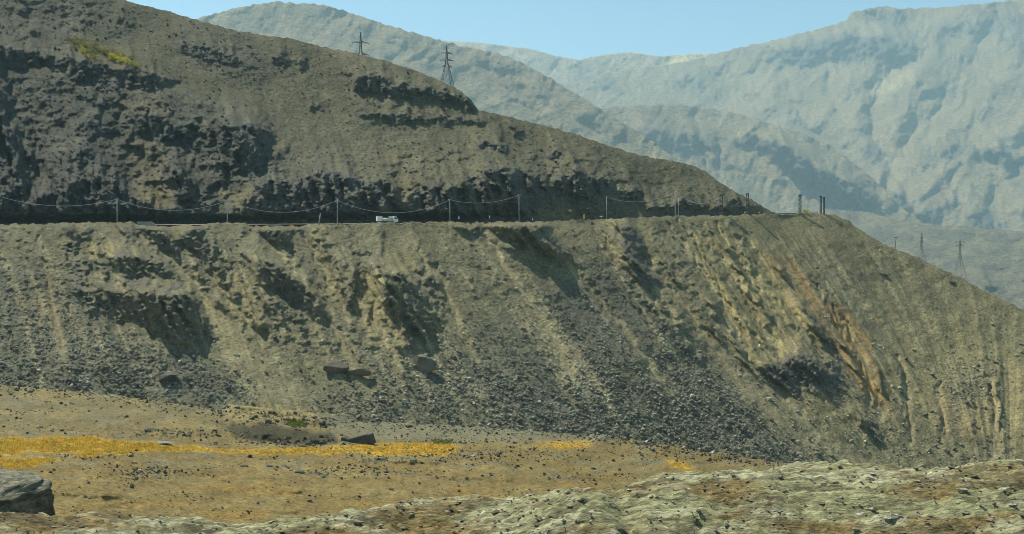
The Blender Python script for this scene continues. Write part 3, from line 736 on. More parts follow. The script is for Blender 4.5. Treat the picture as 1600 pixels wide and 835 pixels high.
# ------------------------------------------------------------------ far mountains
def mountain(name, label, sky_pts, bot, px0, px1, step, Dref, yref, k, gx, faces, seed, col, cols2=(), lines=(), big=24.0, ledge=0.5, jag=2.0, skirts=((250, 80), (2500, 1700))):
    y0 = min(p[1] for p in sky_pts) - 8
    y1 = bot + 6
    R = Raster(px0 - 4, px1 + 4, y0, y1, 1.5)
    X, Y = R.X, R.Y
    fmk = R.zeros()
    for p, w in faces:
        R.poly(p, w, fmk)
    fmk = blur(R.warp(fmk, 9, 22, seed), 1)
    sp = fbm(X / 26 + 0.4 * Y / 26, Y / 15, 4, seed + 10, 0.55)
    reg = sstep(-0.2, 0.4, fbm(X / 120, Y / 80, 2, seed + 14))
    led = sstep(0.15, 0.5, sp) * ledge * reg
    rel = R.ledges(fmk * (0.55 + 0.5 * sstep(-0.4, 0.2, fbm(X / 12, Y / 12, 3, seed + 15))), 0.6, 1.75, 0.965 ** 1.5)
    rel += R.ledges(led * (1 - np.clip(fmk, 0, 1)), 0.45, 1.6, 0.92 ** 1.5)
    wx = X + 14 * fbm(X / 60, Y / 60, 2, seed + 20); wy = Y + 10 * fbm(X / 60 + 9, Y / 60, 2, seed + 22)
    rel += big * 0.6 * ridged((wx + 0.7 * wy) / 190, wy / 150, 3, seed + 24, 0.42)
    rel += 7.5 * ridged((wx + 0.6 * wy) / 54, wy / 85, 5, seed + 30, 0.55)
    rocky = np.clip(blur(np.clip(fmk, 0, 1), 5) * 1.3 + 0.5 * sstep(0.15, 0.5, fbm(X / 55, Y / 38, 3, seed + 60)), 0, 1)
    rel += (1.0 + 5.0 * rocky) * fbm(X / 13, Y / 9, 4, seed + 36, 0.66)
    for p_, w_, a_ in lines:
        rel += 1.35 * a_ * R.warp(R.stroke(p_, w_, 1.0), 7, 30, seed + 62)
        if a_ < 0:
            rel += 0.35 * a_ * R.warp(R.stroke(p_, 2.5, 1.0), 7, 30, seed + 62)
    f1, f2, idv = worley(X / 13, Y / 11, seed + 40)
    rel += np.clip(fmk, 0, 1) * 4.0 * (f2 - f1)
    D = Dref * np.exp(k * (yref - Y) / F + np.interp(X, [g[0] for g in gx], [g[1] for g in gx]))
    D = (D * (1 - rel / F)).astype(np.float32)
    C = np.zeros(R.shape + (3,), np.float32) + np.array(col, np.float32)
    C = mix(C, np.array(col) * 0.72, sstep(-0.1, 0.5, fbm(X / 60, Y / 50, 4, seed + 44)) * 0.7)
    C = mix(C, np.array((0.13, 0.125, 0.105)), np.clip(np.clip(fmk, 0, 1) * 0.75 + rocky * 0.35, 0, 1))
    for p, w, c in cols2:
        m = R.warp(blur(R.poly(p, w), 3), 7, 18, seed + 50)
        C = mix(C, c, m * (0.5 + 0.5 * sstep(-0.3, 0.3, fbm(X / 10, Y / 22, 3, seed + 52))))
    nc = int((px1 - px0) / step); 
    ys = lin(sky_pts)
    nr = int((bot - min(p[1] for p in sky_pts)) / step * 0.8)
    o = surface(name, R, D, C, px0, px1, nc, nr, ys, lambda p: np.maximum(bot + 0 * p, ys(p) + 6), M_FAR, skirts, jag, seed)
    tag(o, label, kind='structure')
    return o


TAN = (0.29, 0.235, 0.135)
mountain('mountain_spur', 'hazy mountain rising behind the ridge with the pylons',
         [(240, 60), (300, 33), (330, 23), (380, 10), (430, 3), (480, 5), (510, 9), (560, 24), (600, 38), (660, 55), (720, 72), (780, 85), (810, 95), (840, 112), (880, 134), (920, 158), (966, 188), (1010, 216), (1060, 250), (1110, 285), (1160, 316), (1200, 340)],
         345, 240, 1200, 1.9, 5000, 345, 1.6, [(240, -.02), (800, .05), (1200, .1)],
         [([(470, 90), (560, 95), (640, 110), (690, 130), (640, 122), (540, 108)], .5), ([(750, 95), (800, 100), (830, 115), (790, 118), (755, 108)], .7), ([(820, 140), (870, 150), (860, 162), (820, 152)], .5), ([(600, 60), (660, 66), (640, 76)], .4), ([(900, 175), (960, 200), (1000, 225), (950, 215), (900, 190)], .5)], 301, TAN, lines=[([(520, 12), (560, 60), (600, 110), (640, 160)], 14, -9), ([(430, 5), (470, 50), (520, 100)], 16, 8), ([(620, 45), (680, 100), (720, 150)], 14, 8), ([(720, 74), (770, 120), (830, 180), (880, 240)], 13, -9), ([(780, 90), (840, 150), (900, 210), (960, 260)], 14, 8)], ledge=0.2, big=16)
mountain('mountain_ridge', 'hazy rocky ridge with blue cliffs descending to the valley',
         [(760, 160), (860, 166), (930, 170), (981, 165), (1040, 163), (1082, 166), (1120, 171), (1152, 177), (1200, 192), (1250, 207), (1300, 228), (1350, 267), (1392, 304), (1410, 326), (1440, 345)],
         350, 760, 1440, 1.9, 6800, 350, 1.6, [(760, 0), (1440, .06)],
         [([(1200, 216), (1230, 226), (1260, 257), (1290, 262), (1321, 282), (1351, 292), (1371, 307), (1381, 327), (1351, 334), (1300, 324), (1275, 299), (1250, 284), (1225, 267), (1200, 248)], 1.1),
          ([(956, 203), (1016, 203), (1082, 211), (1112, 221), (1127, 236), (1082, 236), (1041, 246), (1001, 231), (966, 216)], .8), ([(1140, 215), (1200, 216), (1200, 235), (1150, 232)], .7), ([(1080, 245), (1150, 250), (1190, 270), (1120, 262)], .5)], 351, TAN,
         [([(1098, 255), (1112, 255), (1108, 270), (1100, 268)], .8, (0.42, 0.36, 0.22))], lines=[([(1085, 170), (1095, 210), (1102, 260), (1120, 310)], 8, -8), ([(1126, 215), (1128, 250), (1124, 275)], 4, -6), ([(1150, 180), (1200, 230), (1250, 290)], 14, 7), ([(1000, 170), (1010, 200), (1050, 250), (1080, 300)], 14, 7)], ledge=0.4, big=12)
mountain('mountain', 'massive hazy mountain filling the right of the view',
         [(820, 150), (900, 128), (940, 116), (1000, 106), (1050, 100), (1090, 92), (1115, 84), (1150, 76), (1200, 65), (1260, 50), (1300, 40), (1322, 32), (1330, 20), (1350, 15), (1368, 11), (1384, 8), (1398, 13), (1430, 14), (1460, 12), (1500, 9), (1560, 3), (1600, -2), (1700, -10)],
         500, 820, 1700, 1.9, 6700, 480, 2.0, [(820, .16), (1100, .12), (1350, .04), (1700, -.02)],
         [([(1190, 92), (1230, 78), (1265, 70), (1300, 58), (1366, 52), (1411, 66), (1441, 75), (1430, 92), (1400, 104), (1366, 92), (1326, 96), (1296, 98), (1240, 102)], .85),
          ([(1328, 20), (1398, 14), (1440, 22), (1420, 34), (1340, 34)], .6), ([(1450, 40), (1560, 24), (1600, 20), (1600, 44), (1500, 60)], .5), ([(1560, 60), (1600, 50), (1600, 80), (1570, 80)], .6),
          ([(1527, 236), (1552, 231), (1600, 251), (1640, 262), (1600, 270), (1572, 262), (1542, 247)], 1.0), ([(1430, 138), (1500, 130), (1500, 150), (1440, 158)], .5), ([(1470, 232), (1520, 226), (1525, 244), (1470, 248)], .6),
          ([(1391, 305), (1416, 300), (1422, 322), (1411, 334), (1391, 334)], 1.0), ([(1426, 332), (1451, 327), (1492, 307), (1494, 324), (1451, 354), (1431, 349)], 1.0), ([(1512, 340), (1542, 322), (1556, 342), (1566, 359), (1522, 361)], .9), ([(1580, 330), (1600, 322), (1640, 340), (1600, 350)], .8),
          ([(1354, 150), (1362, 158), (1364, 196), (1357, 194)], .8), ([(1340, 230), (1385, 228), (1395, 245), (1350, 250)], .6), ([(1230, 190), (1262, 188), (1258, 202), (1235, 204)], .6), ([(1040, 120), (1100, 125), (1110, 140), (1050, 138)], .5), ([(930, 125), (960, 128), (970, 138), (935, 138)], .5), ([(1080, 140), (1120, 145), (1120, 160), (1080, 155)], .5)],
         401, TAN, [([(1362, 118), (1395, 112), (1432, 108), (1425, 125), (1385, 150), (1362, 150)], .9, (0.42, 0.36, 0.2)), ([(1370, 240), (1400, 246), (1398, 254), (1375, 254)], .7, (0.45, 0.42, 0.32)), ([(1290, 172), (1308, 174), (1304, 186), (1292, 184)], .6, (0.42, 0.36, 0.2)), ([(1540, 200), (1600, 205), (1560, 220)], .5, (0.38, 0.33, 0.21)), ([(1480, 300), (1530, 290), (1500, 320)], .5, (0.38, 0.33, 0.21))], lines=[([(1400, 100), (1368, 140), (1358, 180), (1360, 205), (1378, 240), (1396, 262), (1384, 296), (1400, 335)], [16, 14, 11, 12, 14, 12, 10, 10], -20),
                 ([(1228, 110), (1228, 150), (1248, 185), (1262, 200), (1300, 225), (1345, 245), (1385, 262)], 11, -11), ([(1290, 95), (1300, 150), (1325, 200), (1360, 235)], 10, -8), ([(1150, 80), (1200, 130), (1260, 165), (1320, 200)], 16, 9),
                 ([(1460, 60), (1440, 110), (1420, 160), (1400, 200)], 15, 11), ([(1560, 20), (1520, 90), (1480, 150), (1440, 200), (1410, 240)], 14, -11), ([(1600, 60), (1560, 130), (1500, 200), (1440, 250)], 18, 11), ([(1660, 180), (1600, 200), (1530, 230), (1480, 270), (1430, 330)], 17, 14),
                 ([(1600, 255), (1560, 290), (1540, 330), (1555, 370)], 12, -12), ([(1500, 260), (1470, 300), (1410, 340)], 8, -9), ([(1000, 108), (1060, 150), (1120, 170)], 14, 7), ([(1100, 95), (1140, 140), (1200, 185)], 12, -8), ([(1480, 205), (1540, 200), (1600, 212)], 3, 3)], ledge=0.42, big=18)
mountain('mountain_pass', 'pale bare ridge at the head of the valley',
         [(640, 62), (700, 64), (740, 66), (790, 72), (830, 77), (870, 88), (905, 93), (940, 86), (985, 82), (1030, 88), (1080, 85), (1110, 84), (1160, 80), (1220, 76)],
         170, 640, 1220, 2.2, 11500, 170, 1.5, [(640, 0), (1220, .03)], [([(860, 100), (900, 104), (890, 112)], .4)], 451, (0.42, 0.34, 0.22),
         [([(1030, 90), (1100, 84), (1140, 82), (1080, 106), (1032, 114)], 1.0, (0.8, 0.64, 0.3))], ledge=0.12, big=14, jag=0.8)
# bench of the far valley below the mountain
R = Raster(1120, 1760, 316, 560, 1.5); X, Y = R.X, R.Y
bsky = [(1130, 352), (1180, 336), (1230, 330), (1290, 327), (1360, 332), (1400, 344), (1450, 350), (1520, 356), (1600, 362), (1750, 366)]
fmk = R.zeros()
for p, w in [([(1525, 438), (1545, 435), (1567, 461), (1538, 455)], 1.3), ([(1580, 372), (1640, 376), (1640, 388), (1590, 384)], .9), ([(1540, 383), (1590, 388), (1590, 394), (1545, 392)], .7), ([(1415, 372), (1440, 374), (1438, 379), (1418, 378)], .8)]:
    R.poly(p, w, fmk)
fmk = blur(R.warp(fmk, 6, 18, 471), 1)
rel = R.ledges(fmk + 0.35 * sstep(0.25, 0.6, fbm(X / 30, Y / 9, 3, 472)), 0.5, 2.2, 0.93)
rel += 24 * perlin(X / 120, Y / 40, 475) + 12 * fbm(X / 40, Y / 14, 4, 476, 0.6)
Db = (3600 * np.exp(5.0 * (480 - Y) / F) * (1 - rel / F)).astype(np.float32)
C = np.zeros(R.shape + (3,), np.float32) + np.array((0.20, 0.175, 0.11), np.float32)
C = mix(C, (0.12, 0.115, 0.085), sstep(-.1, .4, fbm(X / 50, Y / 20, 4, 477)) * 0.7)
o = surface('valley_bench', R, Db, C, 1130, 1750, 310, 110, lin(bsky), lambda p: 550 + 0 * p, M_FAR, [(150, 40), (700, 250)], 1.0, 7)
tag(o, 'pale hazy terrace of the far valley beyond the spur', kind='structure')

# ground sheet under everything
gv = [(-13800, -250, CZ - 420), (13800, -250, CZ - 420), (13800, 18600, CZ - 420), (-13800, 18600, CZ - 420)]
o = mesh_np('ground', gv, [(0, 1, 2, 3)], M_FAR, [TAN] * 4); tag(o, 'broad valley ground under the slopes', kind='structure')

# ------------------------------------------------------------------ roadside bank in front of the eye
CREST = lin([(-700, 800), (-200, 806), (0, 812), (150, 812), (300, 814), (400, 812), (480, 806), (600, 797), (700, 789), (800, 779), (860, 770), (900, 758), (935, 760), (966, 772), (1000, 764), (1051, 751), (1162, 733), (1200, 735), (1260, 730), (1315, 726), (1400, 719), (1451, 716), (1520, 720), (1600, 725), (1900, 735), (2300, 745)])
nx, ny = 640, 150
bx = np.linspace(-5.2, 6.4, nx); by = np.concatenate([np.linspace(1.6, 5.0, 30), np.linspace(5.04, 9.0, 110), np.linspace(9.2, 24, 16)])
BX, BY = np.meshgrid(bx, by)
YC = 7.6 + 0.35 * perlin(BX / 1.7, BX * 0 + 2, 501)
pxc = CX + F * BX / YC
crest = -(CREST(pxc) - CY) / F * YC
dy = BY - YC
prof = crest - np.where(dy < 0, 0.42 * (np.sqrt(dy * dy + 0.25) - 0.5), 0.55 * (np.sqrt(dy * dy + 0.6) - 0.77))
ramp = np.where(dy < 0, 1.0, 1.0)
f1, f2, idv = worley(BX / 0.42 + 0.3 * perlin(BX * 3, BY * 3, 503), BY / 0.13, 502)
g1, g2, gid = worley(BX / 0.13, BY / 0.08, 504)
bn = 0.07 * fbm(BX / 1.1, BY / 0.8, 3, 505) + 0.022 * fbm(BX / 0.30 + 0.3 * BY, BY / 0.13, 4, 506, 0.65) + 0.03 * np.minimum(np.clip(0.62 - f1, 0, 1), .25) * (idv > 0.5) + 0.016 * fbm(BX / 0.07, BY / 0.06, 3, 507)
bz = prof + bn - 0.035
bz = np.maximum(bz, -2.6 - 0 * BX) if False else bz
V = np.stack((BX, BY, CZ + bz), -1)
bc = np.zeros(BX.shape + (3,), np.float32) + np.array((0.31, 0.305, 0.165), np.float32)
bc = mix(bc, (0.23, 0.175, 0.075), sstep(0, .5, fbm(BX / 1.2, BY / 0.3, 4, 511)))
bc = mix(bc, (0.46, 0.45, 0.29), sstep(.4, .75, idv) * sstep(.55, .3, f1) * 0.7)
bc = mix(bc, (0.12, 0.10, 0.06), sstep(.1, .5, fbm(BX / 0.6 + 7, BY / 0.09, 4, 514)) * 0.75)
o = mesh_np('roadside_bank', V, grid_faces(*BX.shape), M_BANK, bc); tag(o, 'stony pale olive bank along the near roadside', kind='structure')
BANK_Z = lambda x, y: float(CZ + bz[int(np.argmin(np.abs(by - y))), int(np.argmin(np.abs(bx - x)))])

# =================================================================== THINGS
# ------------------------------------------------------------------ rock templates
def ico():
    t = (1 + 5 ** .5) / 2
    v = np.array([(-1, t, 0), (1, t, 0), (-1, -t, 0), (1, -t, 0), (0, -1, t), (0, 1, t), (0, -1, -t), (0, 1, -t), (t, 0, -1), (t, 0, 1), (-t, 0, -1), (-t, 0, 1)], float)
    f = np.array([(0, 11, 5), (0, 5, 1), (0, 1, 7), (0, 7, 10), (0, 10, 11), (1, 5, 9), (5, 11, 4), (11, 10, 2), (10, 7, 6), (7, 1, 8), (3, 9, 4), (3, 4, 2), (3, 2, 6), (3, 6, 8), (3, 8, 9), (4, 9, 5), (2, 4, 11), (6, 2, 10), (8, 6, 7), (9, 8, 1)])
    return v / np.linalg.norm(v[0]), f


def subdiv(v, f):
    v = [tuple(p) for p in v]; cache = {}; out = []
    def mid(a, b):
        k = (min(a, b), max(a, b))
        if k not in cache:
            m = (np.array(v[a]) + np.array(v[b])) / 2
            v.append(tuple(m / np.linalg.norm(m))); cache[k] = len(v) - 1
        return cache[k]
    for a, b, c in f:
        ab, bc, ca = mid(a, b), mid(b, c), mid(c, a)
        out += [(a, ab, ca), (b, bc, ab), (c, ca, bc), (ab, bc, ca)]
    return np.array(v), np.array(out)


def rock_shape(seed, level=0, cuts=7, rough=0.1, near=0.45, far=0.85):
    r = np.random.RandomState(seed)
    v, f = ico()
    for _ in range(level):
        v, f = subdiv(v, f)
    v = v.copy()
    for _ in range(cuts):                      # flat broken facets
        n = r.normal(size=3); n /= np.linalg.norm(n)
        d = r.uniform(near, far)
        s = v @ n
        v = v - np.outer(np.clip(s - d, 0, None), n) * 0.92
    v *= 1 + rough * r.normal(size=(len(v), 1)) * (0.5 if level else 1)
    sc_ = np.array((1.0, r.uniform(.65, 1), r.uniform(.5, .8)))
    return v * sc_, f


def octa(seed):
    q = np.random.RandomState(seed)
    v = np.array([(1, 0, 0), (-1, 0, 0), (0, 1, 0), (0, -1, 0), (0, 0, 1), (0, 0, -1)], float) * q.uniform(.7, 1.25, (6, 1)) + q.normal(0, .15, (6, 3))
    f = np.array([(0, 2, 4), (2, 1, 4), (1, 3, 4), (3, 0, 4), (2, 0, 5), (1, 2, 5), (3, 1, 5), (0, 3, 5)])
    return v, f
PEB = [octa(700 + i) for i in range(14)]
TPL = [rock_shape(900 + i, 0, 4, 0.12) for i in range(14)]


def rotz_mats(n, r, tilt=0.5):
    a = r.uniform(0, 2 * math.pi, n); b = r.normal(0, tilt, n); c = r.normal(0, tilt, n)
    ca, sa, cb, sb, cc, s_c = np.cos(a), np.sin(a), np.cos(b), np.sin(b), np.cos(c), np.sin(c)
    Z = np.zeros((n, 3, 3)); Z[:, 0, 0] = ca; Z[:, 0, 1] = -sa; Z[:, 1, 0] = sa; Z[:, 1, 1] = ca; Z[:, 2, 2] = 1
    Xr = np.zeros((n, 3, 3)); Xr[:, 0, 0] = 1; Xr[:, 1, 1] = cb; Xr[:, 1, 2] = -sb; Xr[:, 2, 1] = sb; Xr[:, 2, 2] = cb
    Yr = np.zeros((n, 3, 3)); Yr[:, 1, 1] = 1; Yr[:, 0, 0] = cc; Yr[:, 0, 2] = s_c; Yr[:, 2, 0] = -s_c; Yr[:, 2, 2] = cc
    return Z @ Xr @ Yr


def scatter(R, dens, n, smin, smax, power, r, ok=None):
    dens = np.clip(dens, 0, None).astype(np.float64)
    if ok is not None:
        dens = dens * ok
    c = np.cumsum(dens.ravel()); c /= c[-1]
    k = np.searchsorted(c, r.rand(n)); k = np.clip(k, 0, dens.size - 1)
    j, i = np.unravel_index(k, dens.shape)
    px = R.xs[i] + r.rand(n) * R.st; py = R.ys[j] + r.rand(n) * R.st
    s = smin * (1 - r.rand(n) * (1 - (smin / smax) ** power)) ** (-1 / power)
    return px, py, s


def rock_field(name, label, px, py, s, R, D, C, r, bright, mat, sink=0.15):
    """all small stones of one slope as one mass"""
    D0 = R.sample(D, px, py); P = W(px, py, D0); size = s * D0 / F / 2
    P[:, 2] += size * sink; P[:, 1] -= size * 0.25
    M = rotz_mats(len(px), r)
    base = R.sample(C, px, py)
    k = r.uniform(bright[0], bright[1], len(px)) * np.where(r.rand(len(px)) < 0.05, 1.6, 1)
    grey = base.mean(1, keepdims=True)
    col = (0.45 * base + 0.55 * grey * np.array((1.04, 1.0, 0.86))) * k[:, None]
    Vs = []; Fs = []; Cs = []; off = 0
    tid = r.randint(0, len(TPL), len(px))
    for t, (tv, tf) in enumerate(TPL):
        m = np.where(tid == t)[0]
        if not len(m):
            continue
        v = np.einsum('nij,kj->nki', M[m], tv) * size[m][:, None, None] + P[m][:, None, :]
        f = tf[None] + (np.arange(len(m)) * len(tv))[:, None, None] + off
        Vs.append(v.reshape(-1, 3)); Fs.append(f.reshape(-1, 3)); Cs.append(np.repeat(col[m], len(tv), 0)); off += len(m) * len(tv)
    o = mesh_np(name, np.concatenate(Vs), np.concatenate(Fs), mat, np.concatenate(Cs), smooth=False)
    tag(o, label, kind='stuff')
    return o


r = np.random.RandomState(5)
X, Y = RL.X, RL.Y
okl = ((Y > lin(EDGE_LOW)(X) + 4) & (Y < FOOT(X) + 4) & (X > -20) & (X < 1620)).astype(float)
dens_l = (talus * patch_l * 1.0 + 0.14 + 0.2 * rockw_l) * okl * (0.35 + 0.65 * sstep(350, 640, Y)) * (1 - 0.85 * chute) * (1 - 0.75 * np.clip(och_l + rust_l, 0, 1))
lx, ly, ls = scatter(RL, dens_l, 16500, 2.3, 10.5, 2.6, r)
ls *= 0.6 + 0.6 * sstep(430, 670, ly)
X, Y = RU.X, RU.Y
oku = ((Y > lin(SKY_UP)(X) + 3) & (Y < YR(X) - 2) & (X > -20) & (X < 1200)).astype(float)
ux, uy, us = scatter(RU, (0.22 + rockw_u) * oku, 4400, 2.0, 6.8, 2.6, r)
X, Y = RF.X, RF.Y
okf = ((Y > FOOT(X) - 6) & (Y < 812) & (X > -20) & (X < 1620)).astype(float)
clus = sstep(0.0, 0.5, fbm(X / 60, Y / 12, 3, 601)) + 3.0 * np.exp(-((Y - FOOT(X) - 3) / 9) ** 2)
for cx_, cy_, rx_, ry_, w_ in [(230, 738, 45, 9, 7), (150, 712, 60, 5, 3), (560, 735, 70, 10, 3), (640, 712, 90, 8, 2.5), (290, 678, 60, 5, 5), (440, 692, 80, 6, 5), (300, 778, 20, 5, 4), (800, 712, 150, 10, 2), (930, 745, 60, 8, 1.5), (700, 690, 120, 6, 2.5), (1100, 712, 150, 8, 2), (85, 670, 80, 6, 1.5), (430, 660, 80, 6, 2.5)]:
    clus = clus + w_ * np.exp(-((X - cx_) / rx_) ** 2 - ((Y - cy_) / ry_) ** 2)
fx_, fy_, fs_ = scatter(RF, (0.03 + clus) * okf * (1 - 0.92 * np.clip(grassmask, 0, 1)), 6500, 1.8, 10.5, 2.2, r)
px = np.concatenate((lx, ux, fx_)); py = np.concatenate((ly, uy, fy_)); ss = np.concatenate((ls, us, fs_))
src = np.concatenate((np.zeros(len(lx), int), np.ones(len(ux), int), np.full(len(fx_), 2)))
inside = (px > 4) & (px < 1596) & (py > 4) & (py < np.where(px > 250, CREST(px) - 8, 780))
order = np.argsort(-(ss * np.where(src == 2, 1.0, np.where(src == 1, 1.25, 0.95)) * inside))
big = np.zeros(len(px), bool); big[order[:285]] = True
SURF = [(RL, D_low, soil_low), (RU, D_up, soil_up), (RF, D_fl, soil_fl)]
rock_field('scree', 'loose grey scree spread over the slope below the road', px[(src == 0) & ~big], py[(src == 0) & ~big], ss[(src == 0) & ~big], *SURF[0], r, (1.0, 2.0), M_SCREE)
rock_field('rubble', 'broken rock strewn over the hillside above the road', px[(src == 1) & ~big], py[(src == 1) & ~big], ss[(src == 1) & ~big], *SURF[1], r, (0.7, 1.4), M_SCREE)
rock_field('stones', 'dark stones scattered on the valley floor', px[(src == 2) & ~big], py[(src == 2) & ~big], ss[(src == 2) & ~big], *SURF[2], r, (0.3, 1.1), M_SCREE, 0.3)

# ------------------------------------------------------------------ boulders one by one
BOULD = []
for i in range(8):
    for mi, mat in enumerate(M_ROCK):
        v, f = rock_shape(950 + i, 2, 11, 0.03, 0.38, 0.7)
        me = bpy.data.meshes.new('boulder')
        me.from_pydata([tuple(p) for p in v], [], [tuple(q) for q in f]); me.update(); me.materials.append(mat)
        BOULD.append(me)


def zone(x, y, s_):
    if s_ == 1:
        if x > 760: return 'grey boulder on the brown slope right above the road cutting', 'boulders above the road, right'
        if y < 190: return 'grey boulder on the high hillside below the skyline', 'boulders high on the hillside'
        return 'grey boulder among the dark crags above the road', 'boulders among the crags above the road'
    if s_ == 0:
        if x < 430: return 'grey boulder in the dark talus at the foot of the left slope', 'boulders in the left talus'
        if x < 760: return 'grey boulder on the gullied slope below the white truck', 'boulders on the gullied middle slope'
        if x < 1180 and y > 470:
            part = ('upper ' if y < 560 else 'middle ' if y < 620 else 'lower ') + ('left' if x < 870 else 'central' if x < 1000 else 'right')
            return 'grey boulder in the %s part of the dense talus field' % part, 'boulders of the %s talus field' % part
        if x < 1180: return 'grey boulder lying high on the slope just under the road', 'boulders just under the road'
        return 'grey boulder on the bare spur at the right', 'boulders on the right spur'
    if x < 330: return 'dark stone near the orange grass on the left valley floor', 'stones on the left valley floor'
    if y < 700: return 'dark stone beside the dry stream channel', 'stones along the dry channel'
    if x < 800: return 'dark stone on the brown valley floor in front of the orange grass', 'stones in front of the grass strip'
    return 'dark stone on the brown valley floor behind the roadside bank', 'stones on the right valley floor'


def put_boulder(x, y, s, s_, mat_i, var, lab=None, grp=None, scl=(1, 1, 1), rz=None, tilt=0.3, name='boulder', cat='boulder'):
    R_, D_, _ = SURF[s_]
    d = float(R_.sample(D_, x, y)); p = W(x, y, d)
    size = s * d / F / 2
    o = bpy.data.objects.new(name, BOULD[(var % 8) * 4 + mat_i]); COL.objects.link(o)
    o.location = (p[0], p[1] - size * 0.3, p[2] + size * 0.12)
    o.scale = (size * scl[0], size * scl[1], size * scl[2])
    o.rotation_euler = (random.gauss(0, tilt), random.gauss(0, tilt), random.uniform(0, 6.28) if rz is None else rz)
    tag(o, lab, cat, grp)
    return o


for k in np.where(big)[0]:
    lab, grp = zone(px[k], py[k], src[k])
    mi_ = int(r.choice([0, 1, 2, 3], p=[.5, .27, .15, .08])) if src[k] != 2 else int(r.choice([1, 2, 3, 0], p=[.35, .4, .1, .15]))
    hue = ('grey', 'brownish', 'dark', 'pale')[mi_]
    lab = hue + lab[lab.index(' '):]; grp = hue + ' ' + grp
    put_boulder(px[k], py[k], ss[k] * 1.1, src[k], mi_, int(r.randint(8)), lab, grp)

for x, y, s, s_, mi, var, scl, rz, lab in [
    (523, 578, 48, 0, 1, 1, (1.0, .8, .85), .15, 'long slab boulder at the talus foot, left one of a touching pair'),
    (560, 584, 44, 0, 1, 3, (1.0, .8, .95), -.2, 'blocky boulder at the talus foot, right one of a touching pair'),
    (662, 575, 56, 0, 0, 5, (1.0, .8, .85), -.3, 'largest boulder at the talus foot, pale on top, casting a wide shadow'),
    (262, 592, 40, 0, 2, 2, (1.0, .8, .9), .4, 'big dark boulder half buried in the left talus foot'),
    (1382, 430, 16, 0, 0, 6, (1.1, .8, .6), .2, 'grey boulder highest on the right spur below the leaning pole'),
    (1487, 442, 14, 0, 0, 4, (1.1, .8, .7), .6, 'grey boulder near the spur crest left of the far blue shadow'),
    (1363, 538, 10, 0, 3, 0, (1.2, .8, .5), .5, 'white boulder lying among the rust streaks on the right slope'),
    (1416, 561, 13, 0, 2, 7, (1, .8, .7), 1.0, 'lone dark boulder on the right slope below the white one'),
    (420, 661, 15, 2, 2, 5, (1.1, .8, .8), .1, 'round dark boulder perched above the black stream wash'),
    (383, 729, 14, 2, 2, 6, (1.2, .8, .7), 0, 'dark stone leftmost of the row in front of the orange grass'),
    (421, 729, 13, 2, 2, 2, (1.2, .8, .7), .8, 'dark stone second from the left in the row in front of the grass'),
    (446, 729, 12, 2, 2, 7, (1.2, .8, .6), 2, 'dark stone third from the left in the row in front of the grass'),
    (467, 739, 16, 2, 2, 1, (1.2, .8, .7), .3, 'dark boulder in the nearest stone heap on the valley floor'),
    (496, 739, 11, 2, 3, 3, (1.1, .8, .7), .3, 'pale tan stone beside the dark boulder on the valley floor'),
    (564, 738, 12, 2, 2, 0, (1.2, .8, .6), 1.3, 'dark stone at the right end of the stony patch'),
    (886, 390, 9, 0, 3, 4, (1, .8, .7), .3, 'pale boulder right of the dark hollow under the road'),
    (939, 339, 6, 0, 3, 2, (1.2, .8, .7), .3, 'small white boulder on the road edge beside the thin pole'),
    (67, 755, 12, 2, 2, 3, (1.2, .8, .7), .6, 'black stone just right of the near grey outcrop'),
]:
    put_boulder(x, y, s, s_, mi, var, lab, None, scl, rz, 0.15)

# leaning black slab by the stream channel
d = float(RF.sample(D_fl, 560, 692)); p = W(560, 692, d); u = d / F
sl = MB().prism([(-29 * u, -1 * u), (-27 * u, 9 * u), (-16 * u, 6 * u), (12 * u, 14 * u), (22 * u, 15 * u), (25 * u, 4 * u), (27 * u, -1 * u)], -4.0 * u, 9 * u)
o = sl.build('rock_slab', M_ROCK[2]); o.location = (p[0], p[1], p[2]); o.rotation_euler = (0.1, 0, -0.25)
bm_ = o.modifiers.new('b', 'BEVEL'); bm_.width = 0.15; bm_.segments = 1
tag(o, 'black tilted rock slab by the stream channel above the orange grass', 'rock')
d = float(RF.sample(D_fl, 476, 699)); p = W(476, 699, d)
o = put_boulder(476, 698, 26, 2, 2, 4, 'low flat black rock in front of the dark stream wash', None, (1.0, .5, .25), 0.1, 0.05, 'rock_slab', 'rock')

# near grey outcrop at the left edge
v, f = ico()
for _ in range(4):
    v, f = subdiv(v, f)
v = np.sign(v) * np.abs(v) ** 0.42                      # blocky
v /= np.abs(v).max()
v[:, 0] += 0.16 * (0.3 - v[:, 2])                       # right side leans outward to its foot
v[:, 2] += 0.10 * v[:, 0] * -1
lay = fbm(v[:, 0] * 1.2 + v[:, 1], v[:, 2] * 7 + 1.2 * v[:, 0], 4, 611)
v = v * (1 + 0.075 * lay[:, None] + 0.05 * fbm(v[:, 0] * 4 + 3 * v[:, 1], v[:, 2] * 4, 3, 617)[:, None])
cl_ = np.zeros((len(v), 3)) + (0.27, 0.26, 0.185)
cl_ = mix(cl_, (0.15, 0.135, 0.10), sstep(-.2, .4, fbm(v[:, 0] * 2, v[:, 2] * 6 + v[:, 1], 3, 621)))
cl_ = mix(cl_, (0.30, 0.17, 0.07), sstep(0.35, -0.2, v[:, 2]) * sstep(0.5, 0.0, v[:, 0]))
oc = mesh_np('outcrop', v, f, ground_mat('outcrop_rock', 5.0, 0.8, 0.4, bdist=0.06, stretch=(1, 1, 2.5)), cl_, smooth=True)
dd = 10.5
p = W(-14, 796, dd); oc.location = tuple(p); oc.scale = (0.42, 0.45, 0.30); oc.rotation_euler = (0.05, 0.10, -0.3)
tag(oc, 'near grey layered outcrop poking up at the left edge', 'outcrop')

